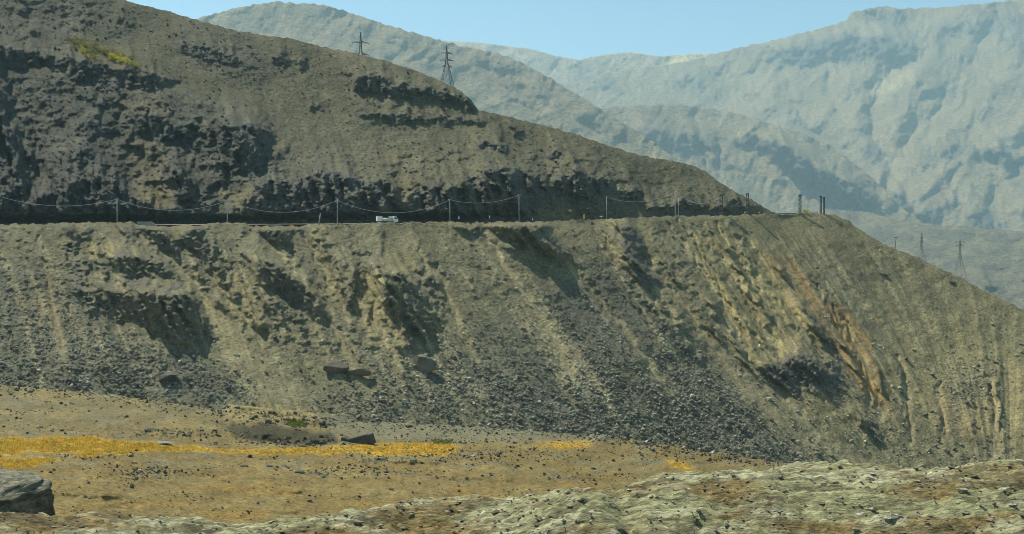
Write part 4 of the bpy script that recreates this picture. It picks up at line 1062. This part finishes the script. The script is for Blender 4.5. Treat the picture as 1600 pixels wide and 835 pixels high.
# stones on the near bank
n = 9000
sx_ = r.uniform(-4.8, 6.2, n); sy_ = r.uniform(4.6, 8.4, n); s_sz = 0.007 * (1 - r.rand(n) * 0.985) ** (-1 / 2.2)
s_sz = np.clip(s_sz, 0.006, 0.028)
ii = np.clip(np.searchsorted(bx, sx_), 0, nx - 1); jj = np.clip(np.searchsorted(by, sy_), 0, len(by) - 1)
P = np.stack((sx_, sy_, CZ + bz[jj, ii] - s_sz * 0.35), -1)
M = rotz_mats(n, r, 0.12); M[:] = M; _a = r.normal(0, .35, n); M[:, 0, 0] = np.cos(_a); M[:, 0, 1] = -np.sin(_a); M[:, 1, 0] = np.sin(_a); M[:, 1, 1] = np.cos(_a); tid = r.randint(0, len(TPL), n)
Vs = []; Fs = []; Cs = []; off = 0
kc = np.array(((0.36, 0.35, 0.25), (0.28, 0.25, 0.16), (0.45, 0.43, 0.33), (0.2, 0.18, 0.13)))[r.randint(0, 4, n)]
for t, (tv, tf) in enumerate(PEB):
    m = np.where(tid == t)[0]
    v = np.einsum('nij,kj->nki', M[m], tv * np.array((1.5, 1, .8))) * s_sz[m][:, None, None] + P[m][:, None, :]
    Fs.append((tf[None] + (np.arange(len(m)) * len(tv))[:, None, None] + off).reshape(-1, 3)); Vs.append(v.reshape(-1, 3)); Cs.append(np.repeat(kc[m], len(tv), 0)); off += len(m) * len(tv)
o = mesh_np('gravel', np.concatenate(Vs), np.concatenate(Fs), M_BANK, np.concatenate(Cs), smooth=False); tag(o, 'pale gravel lying on the near roadside bank', kind='stuff')

# ------------------------------------------------------------------ poles along the road
M_POLE = plain_mat('pale_concrete', (0.42, 0.41, 0.37), 0.85, var=0.15, scale=1.5)
M_WOOD = plain_mat('weathered_wood', (0.16, 0.14, 0.11), 0.9, var=0.3, scale=2.0)
M_STEEL = plain_mat('dull_steel', (0.075, 0.08, 0.085), 0.6, 0.3, var=0.2, scale=2.0)
M_GALV = plain_mat('galvanised_steel', (0.16, 0.18, 0.19), 0.6, 0.4, var=0.15, scale=1.0)
M_GALV_HAZED = plain_mat('hazed_galvanised_steel', (0.24, 0.25, 0.24), 0.7, 0.2, var=0.15, scale=1.0)  # lighter copy of the steel, distance haze painted into its colour
M_WHITE = plain_mat('white_paint', (0.8, 0.8, 0.77), 0.5, var=0.05, scale=1.0)
M_YEL = plain_mat('yellow_sign_paint', (0.75, 0.55, 0.06), 0.5, var=0.08, scale=1.0)
M_CABLE = plain_mat('cable_sheath', (0.36, 0.38, 0.39), 0.7, var=0.1, scale=0.3)
M_CONC = plain_mat('concrete', (0.33, 0.32, 0.27), 0.9, var=0.2, scale=0.7, bump=0.3)
M_BLACK = plain_mat('rubber', (0.02, 0.02, 0.02), 0.8, var=0.2)
M_GLASS = plain_mat('dark_glass', (0.02, 0.025, 0.03), 0.1, var=0.1)


def base_at(px_, back=1.2):
    return road_pt(px_, back, -0.3).reshape(3)


def mpp(px_):
    return float(Dr(px_)) / F


TOPS = {}
def pole(px_, ytop, ybase, label, rad=0.15, mat=M_POLE, arm=True, name='utility_pole', back=1.2):
    b = base_at(px_, back); u = (b[1]) / F
    h = (CY - ytop) * u + CZ - b[2]
    e = empty(name, b)
    MB().tube([(0, 0, -0.6), (0, 0, h)], rad * 1.25, 10, rad * 0.75).build('shaft', mat, e, True)
    if arm:
        MB().box((0, -0.05, h - 0.55), (1.5, 0.14, 0.16)).build('crossarm', M_WOOD, e)
        for sx__ in (-0.6, 0, 0.6):
            MB().tube([(sx__, -0.05, h - 0.47), (sx__, -0.05, h - 0.2)], 0.07, 8, 0.045).build('insulator', M_WHITE, e, True)
    tag(e, label, 'pole', 'utility poles along the road')
    TOPS[px_] = Vector((b[0], b[1] - 0.15, b[2] + h - 0.4))
    return e


pole(-18, 300, 351, 'utility pole at the far left end of the road, carrying the first cable')
pole(183, 310, 349, 'pale utility pole against the left dark crags above the concrete headwall')
pole(355, 312, 349, 'utility pole below the pale rock patch, second from the left')
pole(527, 312, 351, 'utility pole left of the white truck beside the leaning post')
pole(703, 311, 347, 'pale utility pole first to the right of the white truck')
pole(811, 304, 346, 'pale utility pole second to the right of the white truck')
pole(948, 307, 342, 'slim pale utility pole right of the yellow marker', 0.12)
pole(1055, 299, 338, 'tall pale pole of the close pair at the middle of the guardrail', 0.19)
pole(1060, 310, 338, 'shorter grey pole of the close pair at the middle of the guardrail', 0.13, arm=False)
pole(1217, 312, 335, 'thin bare pole on the skyline stretch of road', 0.09, M_STEEL, False)

def lattice_post(px_, ytop, wpx, label):
    b = base_at(px_, 1.0); u = b[1] / F; h = (CY - ytop) * u + CZ - b[2]; w = wpx * u / 2
    e = empty('lattice_post', b)
    for i in (-1, 1):
        for j in (-1, 1):
            MB().tube([(i * w, j * w, -0.4), (i * w, j * w, h)], 0.10, 5).build('leg', M_STEEL, e)
    br = MB(); nseg = 9
    for k in range(nseg):
        z0, z1 = h * k / nseg, h * (k + 1) / nseg
        sg = 1 if k % 2 else -1
        for j in (-1, 1):
            br.tube([(-w * sg, j * w, z0), (w * sg, j * w, z1)], 0.06, 4); br.tube([(j * w, -w * sg, z0), (j * w, w * sg, z1)], 0.06, 4)
            br.tube([(-w, j * w, z1), (w, j * w, z1)], 0.05, 4)
    br.build('bracing', M_STEEL, e)
    MB().box((0, 0, h + 0.25), (2 * w + 0.35, 2 * w + 0.35, 0.5)).build('cap', M_STEEL, e)
    tag(e, label, 'post', 'lattice posts at the right end of the road')
    TOPS[px_] = Vector((b[0], b[1] - 0.15, b[2] + h - 0.6))


lattice_post(1127, 306, 4.2, 'thick dark lattice post, leftmost of the lattice posts')
lattice_post(1168, 304, 3.0, 'dark lattice post where the hillside meets the road, second from left')
lattice_post(1250, 306, 3.2, 'dark lattice post beside the yellow warning sign')
lattice_post(1282.5, 308, 2.2, 'left lattice post of the close pair at the spur end')
lattice_post(1287.5, 310, 2.2, 'right lattice post of the close pair at the spur end')

# leaning post, roadside markers, signs
b = base_at(498, 1.0); u = b[1] / F
o = MB().tube([(0, 0, -0.5), (0.3 * 9 * u, 0, 17 * u)], 0.28, 8, 0.2).build('leaning_post', M_CONC, None, True); o.location = tuple(b)
tag(o, 'short stout concrete post leaning right, left of the truck', 'post')


def marker(px_, hpx, label):
    b = base_at(px_, 1.0); u = b[1] / F; h = hpx * u
    e = empty('marker_post', b)
    MB().box((0, 0, h * 0.3), (0.22, 0.16, h * 0.7)).build('stake', M_STEEL, e)
    MB().box((0, 0, h * 0.82), (0.42, 0.2, h * 0.36)).build('reflector_cap', M_WHITE, e)
    tag(e, label, 'marker', 'white topped roadside markers')
marker(717, 11, 'white topped roadside marker nearest to the truck')
marker(765, 12, 'white topped roadside marker between the two poles right of the truck')
marker(832, 7, 'low white topped marker just right of the second pole')
marker(1164, 7, 'white topped marker left of the second lattice post')
marker(1186, 6, 'small white topped marker right of the second lattice post')


def sign(px_, wpx, hpx, lift, label, round_=False):
    b = base_at(px_, 1.4); u = b[1] / F
    e = empty('road_sign', b)
    MB().tube([(0, 0, -0.3), (0, 0, (lift + hpx * .5) * u)], 0.07, 6).build('post', M_GALV, e)
    MB().box((0, -0.1, (lift + hpx / 2) * u), (wpx * u, 0.06, hpx * u)).build('sign_panel', M_YEL, e)
    tag(e, label, 'sign', 'yellow road signs')
sign(912.5, 2.6, 6.5, 4, 'narrow yellow sign standing under the reddish crag')
sign(1259, 8.5, 5.5, 2.0, 'wide yellow warning sign beside the lattice post on the skyline')

# guardrail stretches
def guardrail(p0, p1, label):
    n_ = 24
    pp = np.linspace(p0, p1, n_)
    base = road_pt(pp, 0.9, -0.1)
    c = base[0]
    e = empty('guardrail', c)
    mb = MB()
    prof = [(0, .42), (.06, .50), (0, .58), (.06, .68), (0, .78), (-.05, .78), (-.05, .42)]
    rows = []
    for q in base:
        rows.append([(q[0] - c[0], q[1] - c[1] - a, q[2] - c[2] + z) for a, z in prof])
    m = len(prof); v = [pt for rw in rows for pt in rw]; f = []
    for i in range(n_ - 1):
        for k in range(m):
            f.append((i * m + k, i * m + (k + 1) % m, (i + 1) * m + (k + 1) % m, (i + 1) * m + k))
    mb.add(v, f); mb.build('rail', M_STEEL, e)
    for q in road_pt(np.linspace(p0, p1, int((p1 - p0) / 9)), 1.05, -0.1):
        MB().box((q[0] - c[0], q[1] - c[1], q[2] - c[2] + 0.3), (0.14, 0.14, 1.0)).build('post', M_STEEL, e)
    tag(e, label, 'guardrail', 'guardrails on the road edge')
guardrail(952, 1050, 'dark guardrail left of the tall close pair of poles')
guardrail(1066, 1122, 'short dark guardrail between the close pole pair and the thick lattice post')
guardrail(1144, 1278, 'long dark guardrail on the skyline below the lattice posts')

# concrete headwalls under the road edge
def headwall(x0, x1, ytop, hpx, label):
    b = W((x0 + x1) / 2, ytop, float(Dr((x0 + x1) / 2)) - 1.5); u = b[1] / F; w = (x1 - x0) * u
    e = empty('culvert_headwall', (b[0], b[1], b[2] - hpx * u))
    MB().box((0, 0, hpx * u * 0.4), (w * 0.96, 1.4, hpx * u * 0.9)).build('wall', M_CONC, e)
    MB().box((0, -0.1, hpx * u), (w, 1.8, 0.4)).build('coping', M_CONC, e)
    MB().prism([(w * .48, 0.0), (w * .48, hpx * u * .9), (w * .78, hpx * u * .35), (w * .78, -.3)], -.6, 0.2).build('wing_wall', M_CONC, e)
    tag(e, label, 'headwall')
headwall(215, 238, 347.5, 6, 'pale concrete culvert headwall under the road left of the gully')
headwall(418, 437, 351, 4, 'low concrete headwall in the shaded gully below the road')

# ------------------------------------------------------------------ cables
def cable(a, b, sag, label, rad=0.075):
    a = Vector(a); b = Vector(b); pts = []
    for i in range(25):
        t = i / 24; p = a.lerp(b, t); p.z -= sag * 4 * t * (1 - t); pts.append(p)
    o = MB().tube([p - a for p in pts], rad, 6).build('cable', M_CABLE, None, True); o.location = a
    tag(o, label, 'cable', 'cables slung between the poles')
mp_ = 0.26
cable(TOPS[-18], TOPS[183], 3.6, 'sagging cable at the far left, from the frame edge to the first pole')
cable(TOPS[183], TOPS[355], 4.0, 'sagging cable between the first and second poles from the left')
cable(TOPS[355], TOPS[527], 4.6, 'sagging cable ending at the pole left of the truck')
cable(TOPS[527], TOPS[703], 5.1, 'sagging cable hanging right over the white truck')
cable(TOPS[703], TOPS[811], 2.2, 'shallow cable between the two poles right of the truck')
cable(TOPS[948], TOPS[1055], 3.2, 'thin cable rising to the tall pole of the close pair')
cable(TOPS[1055], TOPS[1127], 4.2, 'deeply sagging cable ending at the thick lattice post')

# ------------------------------------------------------------------ white truck
b0 = road_pt(590.0, 4.0, 0.06).reshape(3); b1 = road_pt(620.0, 4.0, 0.06).reshape(3)
c = road_pt(605.0, 4.0, 0.06).reshape(3)
yaw = math.atan2(b1[1] - b0[1], b1[0] - b0[0])
tr = empty('truck', c, yaw)
M_TRK = M_WHITE
M_CARGO = plain_mat('beige_tank', (0.5, 0.49, 0.42), 0.5, var=0.1, scale=0.7)
MB().box((-0.3, 0, 0.75), (7.9, 0.9, 0.28)).build('chassis', M_STEEL, tr)
cabp = [(2.35, .62), (2.35, 2.62), (2.6, 2.78), (3.55, 2.72), (4.0, 1.75), (4.28, 1.6), (4.3, .62)]
cab = MB().prism(cabp, -1.15, 1.15).build('cab', M_TRK, tr)
bv = cab.modifiers.new('b', 'BEVEL'); bv.width = 0.08; bv.segments = 2
MB().prism([(3.63, 2.60), (3.66, 2.62), (4.06, 1.80), (4.03, 1.78)], -1.0, 1.0).build('windshield', M_GLASS, cab)
for sgn in (-1, 1):
    MB().prism([(2.75, 1.72), (2.75, 2.45), (3.45, 2.45), (3.75, 1.72)], sgn * 1.152, sgn * 1.17).build('side_window', M_GLASS, cab)
MB().box((4.32, 0, 0.75), (0.14, 2.2, 0.35)).build('bumper', M_STEEL, tr)
MB().tube([(-2.2, 0, 1.45), (2.2, 0, 1.45)], 0.72, 16).build('tank', M_CARGO, tr, True)
MB().box((0, 0, 1.05), (4.4, 2.1, 0.42)).build('bed', M_CARGO, tr)
MB().tube([(0.6, 0, 2.3), (2.25, 0, 2.35)], 0.52, 14).build('top_tank', M_TRK, tr, True)
rb = MB().box((-3.3, 0, 1.75), (2.1, 2.3, 1.95)).build('rear_box', M_TRK, tr)
bv = rb.modifiers.new('b', 'BEVEL'); bv.width = 0.07; bv.segments = 2
for wx_ in (3.35, -1.9, -3.1):
    for sgn in (-1, 1):
        wm = MB().tube([(wx_, sgn * 0.8, 0.5), (wx_, sgn * 1.12, 0.5)], 0.5, 16).build('wheel', M_BLACK, tr)
        MB().tube([(wx_, sgn * 1.10, 0.5), (wx_, sgn * 1.14, 0.5)], 0.26, 12).build('rim', M_GALV, wm)
tag(tr, 'white truck with a box at the rear driving right along the road', 'truck')

# ------------------------------------------------------------------ pylons
def pylon(px_, ybase, d, ytop, wbase, arms, label, waist=0.62, yaw_=0.5, bar=0.16, gm=None):
    gm = gm or M_GALV
    p = W(px_, ybase, d); u = d / F; h = (ybase - ytop) * u
    e = empty('pylon', p, yaw_)
    def half(z):
        t = z / h
        return wbase * u * (0.5 * (1 - t / waist) + 0.085 * t / waist if t < waist else 0.085 + (0.012 - 0.085) * (t - waist) / (1 - waist))
    lv = [0, .13, .25, .36, .46, .54, .62, .68, .74, .80, .86, .93, 1.0]
    zs = [h * t for t in lv]
    for i in (-1, 1):
        for j in (-1, 1):
            MB().tube([(i * half(z), j * half(z), z - (1.0 if z == 0 else 0)) for z in zs], bar, 4).build('leg', gm, e)
    br = MB()
    for z0, z1 in zip(zs[:-1], zs[1:]):
        a, b_ = half(z0), half(z1)
        for j in (-1, 1):
            br.tube([(-a, j * a, z0), (b_, j * b_, z1)], bar * .6, 3); br.tube([(a, j * a, z0), (-b_, j * b_, z1)], bar * .6, 3)
            br.tube([(j * a, -a, z0), (j * b_, b_, z1)], bar * .6, 3); br.tube([(j * a, a, z0), (j * b_, -b_, z1)], bar * .6, 3)
    br.build('bracing', gm, e)
    for yz, wpx in arms:
        z = (ybase - yz) * u; w = wpx * u / 2; hh = half(z); rise = 2.4 * u
        am = MB()
        for s_ in (-1, 1):
            for j in (-1, 1):
                am.tube([(s_ * hh, j * hh, z), (s_ * w, 0, z)], bar * .8, 4); am.tube([(s_ * hh, j * hh, z + rise), (s_ * w, 0, z)], bar * .7, 4)
            for t in (.3, .6):
                am.tube([(s_ * (hh + (w - hh) * t), 0, z), (s_ * (hh + (w - hh) * (t - .2)), 0, z + rise * (1 - t + .2))], bar * .6, 3)
        am.build('crossarm', gm, e)
        for s_ in (-1, 1):
            MB().tube([(s_ * w * .96, 0, z), (s_ * w * .96, 0, z - 2.2 * u)], bar * .7, 5).build('insulator', M_STEEL, e)
    tag(e, label, 'pylon', 'power line pylons')


pylon(563.5, 124, 640, 51, 20, [(67, 27), (85.5, 26)], 'pylon behind the ridge with two wide crossarms', yaw_=0.35)
pylon(698, 139, 640, 72, 20, [(83.5, 17), (94.5, 21), (104, 16)], 'slender pylon on the ridge end with three short crossarms', yaw_=0.3)
pylon(1440, 440, 1100, 364, 22, [(372, 7), (378, 9)], 'faint lattice pylon behind the spur crest, left of the two', yaw_=0.6, bar=0.2, gm=M_GALV_HAZED)
pylon(1500, 452, 1120, 375, 20, [(380, 22), (384, 12)], 'faint lattice pylon beyond the spur, right of the two', yaw_=0.2, bar=0.2, gm=M_GALV_HAZED)
d = float(RL.sample(D_low, 1398, 391)); p = W(1397.5, 391, d + 2); u = d / F
e = empty('leaning_pole', p)
MB().tube([(0, 0, -1), (2.8 * u, 0, 21 * u)], 0.24, 7, 0.18).build('shaft', M_WOOD, e, True)
MB().box((2.6 * u, 0, 19.5 * u), (7 * u, 0.2, 0.25)).build('crossarm', M_WOOD, e)
tag(e, 'leaning wooden pole with a crossarm on the spur crest', 'pole')

# ------------------------------------------------------------------ plants
def leaf_mat(name, trans=0.35):
    m = bpy.data.materials.new(name); m.use_nodes = True
    nt = m.node_tree; N = nt.nodes; L = nt.links
    b = N['Principled BSDF']; b.inputs['Roughness'].default_value = 0.8; b.inputs['Specular IOR Level'].default_value = 0.1
    at = N.new('ShaderNodeAttribute'); at.attribute_name = 'Col'
    tb = N.new('ShaderNodeBsdfTranslucent'); mxs = N.new('ShaderNodeMixShader'); mxs.inputs[0].default_value = trans
    L.new(at.outputs['Color'], b.inputs['Base Color']); L.new(at.outputs['Color'], tb.inputs['Color'])
    L.new(b.outputs[0], mxs.inputs[1]); L.new(tb.outputs[0], mxs.inputs[2]); L.new(mxs.outputs[0], N['Material Output'].inputs['Surface'])
    return m
M_LEAF = leaf_mat('shrub_leaf'); M_GRASS = leaf_mat('dry_grass', 0.55)
M_STEM = plain_mat('shrub_stem', (0.12, 0.09, 0.06), 0.9)


def shrub_mesh(seed, col):
    q = np.random.RandomState(seed); n_ = 260
    cl = q.normal(size=(9, 3)) * (0.5, 0.4, 0.22) + (0, 0, 0.42)
    ctr = cl[q.randint(0, 9, n_)] + q.normal(size=(n_, 3)) * 0.17
    ctr[:, 2] = np.abs(ctr[:, 2])
    a = q.normal(size=(n_, 3)); a /= np.linalg.norm(a, axis=1, keepdims=True); b_ = np.cross(a, q.normal(size=(n_, 3))); b_ /= np.linalg.norm(b_, axis=1, keepdims=True)
    s = q.uniform(.06, .13, (n_, 1))
    v = np.stack((ctr - a * s, ctr + b_ * s * .6, ctr + a * s, ctr - b_ * s * .6), 1).reshape(-1, 3)
    f = np.arange(n_ * 4).reshape(-1, 4)
    c_ = np.repeat(np.array(col) * q.uniform(.6, 1.4, (n_, 1)), 4, 0)
    o = mesh_np('foliage', v, f, M_LEAF, c_, smooth=False)
    me = o.data; bpy.data.objects.remove(o)
    return me
SH = [shrub_mesh(1, (.19, .20, .045)), shrub_mesh(2, (.62, .54, .07)), shrub_mesh(3, (.36, .34, .07)), shrub_mesh(4, (.13, .15, .04))]
stem = MB()
for k in range(5):
    a = k * 1.26; stem.tube([(0, 0, -0.3), (0.35 * math.cos(a), 0.35 * math.sin(a), 0.5)], 0.03, 4, 0.015)
so = stem.build('stem', M_STEM); stem_me = so.data; bpy.data.objects.remove(so)
SHR = [(112, 64, 13, 0), (122, 70, 15, 0), (133, 74, 16, 2), (128, 82, 13, 1), (142, 84, 15, 0), (150, 76, 13, 3), (158, 80, 14, 2), (165, 86, 12, 3), (146, 92, 14, 2), (136, 90, 11, 0), (172, 93, 15, 1), (182, 92, 16, 1), (190, 97, 15, 1), (198, 99, 13, 1), (206, 102, 12, 2), (188, 88, 10, 3), (176, 83, 9, 3), (205, 93, 9, 3), (118, 78, 9, 3), (213, 104, 9, 1)]
for x, y, s, k in SHR:
    d = float(RU.sample(D_up, x, y)); p = W(x, y, d); u = d / F
    e = empty('shrub', p - np.array((0, .4, 0.2)), random.uniform(0, 6)); e.scale = (s * u * .8, s * u * .8, s * u * .7)
    for nm, me in (('foliage', SH[k]), ('stem', stem_me)):
        ch = bpy.data.objects.new(nm, me); COL.objects.link(ch); ch.parent = e
    lab, grp = (('yellow shrub at the right end of the green patch on the high hillside', 'yellow shrubs on the hillside') if k == 1 and x > 165 else
                ('dark green shrub in the green patch on the high hillside', 'dark green shrubs on the hillside') if k in (0, 3) else ('yellowish green shrub in the green patch on the high hillside', 'yellow green shrubs on the hillside'))
    tag(e, lab, 'shrub', grp)


def grass(name, label, mask, R, D, n, h0, h1, cols, seed):
    q = np.random.RandomState(seed)
    gx, gy, _ = scatter(R, mask, n, 1, 2, 2, q)
    d = R.sample(D, gx, gy); P = W(gx, gy, d)
    nb = 9
    P = np.repeat(P, nb, 0) + q.normal(size=(n * nb, 3)) * (0.16, 0.16, 0.0)
    h = q.uniform(h0, h1, (n * nb, 1)) * np.repeat(q.uniform(.4, 1.5, (n, 1)), nb, 0); w = q.uniform(.05, .11, (n * nb, 1)); a = q.uniform(0, 6.28, n * nb)
    side = np.stack((np.cos(a), np.sin(a), 0 * a), 1); lean = q.normal(size=(n * nb, 3)) * (0.35, 0.35, 0)
    top = P + np.array((0, 0, 1.0)) * h + lean * h
    v = np.stack((P - side * w - (0, 0, .1), P + side * w - (0, 0, .1), top), 1).reshape(-1, 3)
    c_ = np.repeat(np.array(cols)[q.randint(0, len(cols), n)], nb, 0) * q.uniform(.7, 1.25, (n * nb, 1))
    o = mesh_np(name, v, np.arange(n * nb * 3).reshape(-1, 3), M_GRASS, np.repeat(c_, 3, 0), smooth=False)
    tag(o, label, kind='stuff')
X, Y = RF.X, RF.Y
grass('dry_grass', 'orange yellow dry grass in strips on the valley floor', np.clip(grassmask - 0.05, 0, 1) ** 1.5 * okf, RF, D_fl, 6500, .12, .42, [(.80, .47, .05), (.82, .50, .07), (.74, .50, .08), (.66, .50, .10), (.48, .40, .08), (.38, .36, .09)], 21)
gm = RF.zeros(); RF.poly([(450, 660), (470, 658), (478, 666), (455, 668)], 1.0, gm); RF.poly([(845, 664), (880, 668), (900, 674), (850, 674)], .35, gm); RF.poly([(676, 688), (706, 688), (704, 694), (680, 694)], .5, gm)
grass('green_grass', 'bright green grass growing by the stream channel', blur(gm, 1), RF, D_fl, 500, .25, .6, [(.17, .22, .03), (.22, .25, .05), (.13, .17, .03)], 23)

# glint of the stream between the grass
xs_ = [(222, 691.5), (236, 689.5), (250, 688.6), (266, 690), (278, 691.5), (262, 692.6), (246, 693.4), (232, 693)]
pts = [W(x, y, float(RF.sample(D_fl, 250, 692)) * (692 - CY) / (y - CY)) + np.array((0, -.6, .08)) for x, y in xs_]
pts = np.array(pts); pts[:, 2] = pts[:, 2].mean()
wm_ = bpy.data.materials.new('stream_water'); wm_.use_nodes = True
wb = wm_.node_tree.nodes['Principled BSDF']; wb.inputs['Base Color'].default_value = (.3, .33, .33, 1); wb.inputs['Roughness'].default_value = 0.12
wnz = wm_.node_tree.nodes.new('ShaderNodeTexNoise'); wnz.inputs['Scale'].default_value = 2.0
wbp = wm_.node_tree.nodes.new('ShaderNodeBump'); wbp.inputs['Strength'].default_value = 0.15
wm_.node_tree.links.new(wnz.outputs[0], wbp.inputs['Height']); wm_.node_tree.links.new(wbp.outputs[0], wb.inputs['Normal'])
o = mesh_np('stream', pts, [tuple(range(len(pts)))], wm_); tag(o, 'pale water of a shallow stream by the dry grass', kind='structure')

# ------------------------------------------------------------------ haze
hb = MB().box((0, 9200, CZ + 900), (28400, 19400, 2700))
hm = bpy.data.materials.new('haze_air'); hm.use_nodes = True
nt = hm.node_tree
nt.nodes.remove(nt.nodes['Principled BSDF'])
pv = nt.nodes.new('ShaderNodeVolumePrincipled')
pv.inputs['Color'].default_value = HAZE_COLOR + (1,)
pv.inputs['Density'].default_value = HAZE_DENSITY
pv.inputs['Anisotropy'].default_value = 0.2
nt.links.new(pv.outputs[0], nt.nodes['Material Output'].inputs['Volume'])
ho = hb.build('haze', hm); tag(ho, 'thin blue haze filling the valley air', kind='stuff')
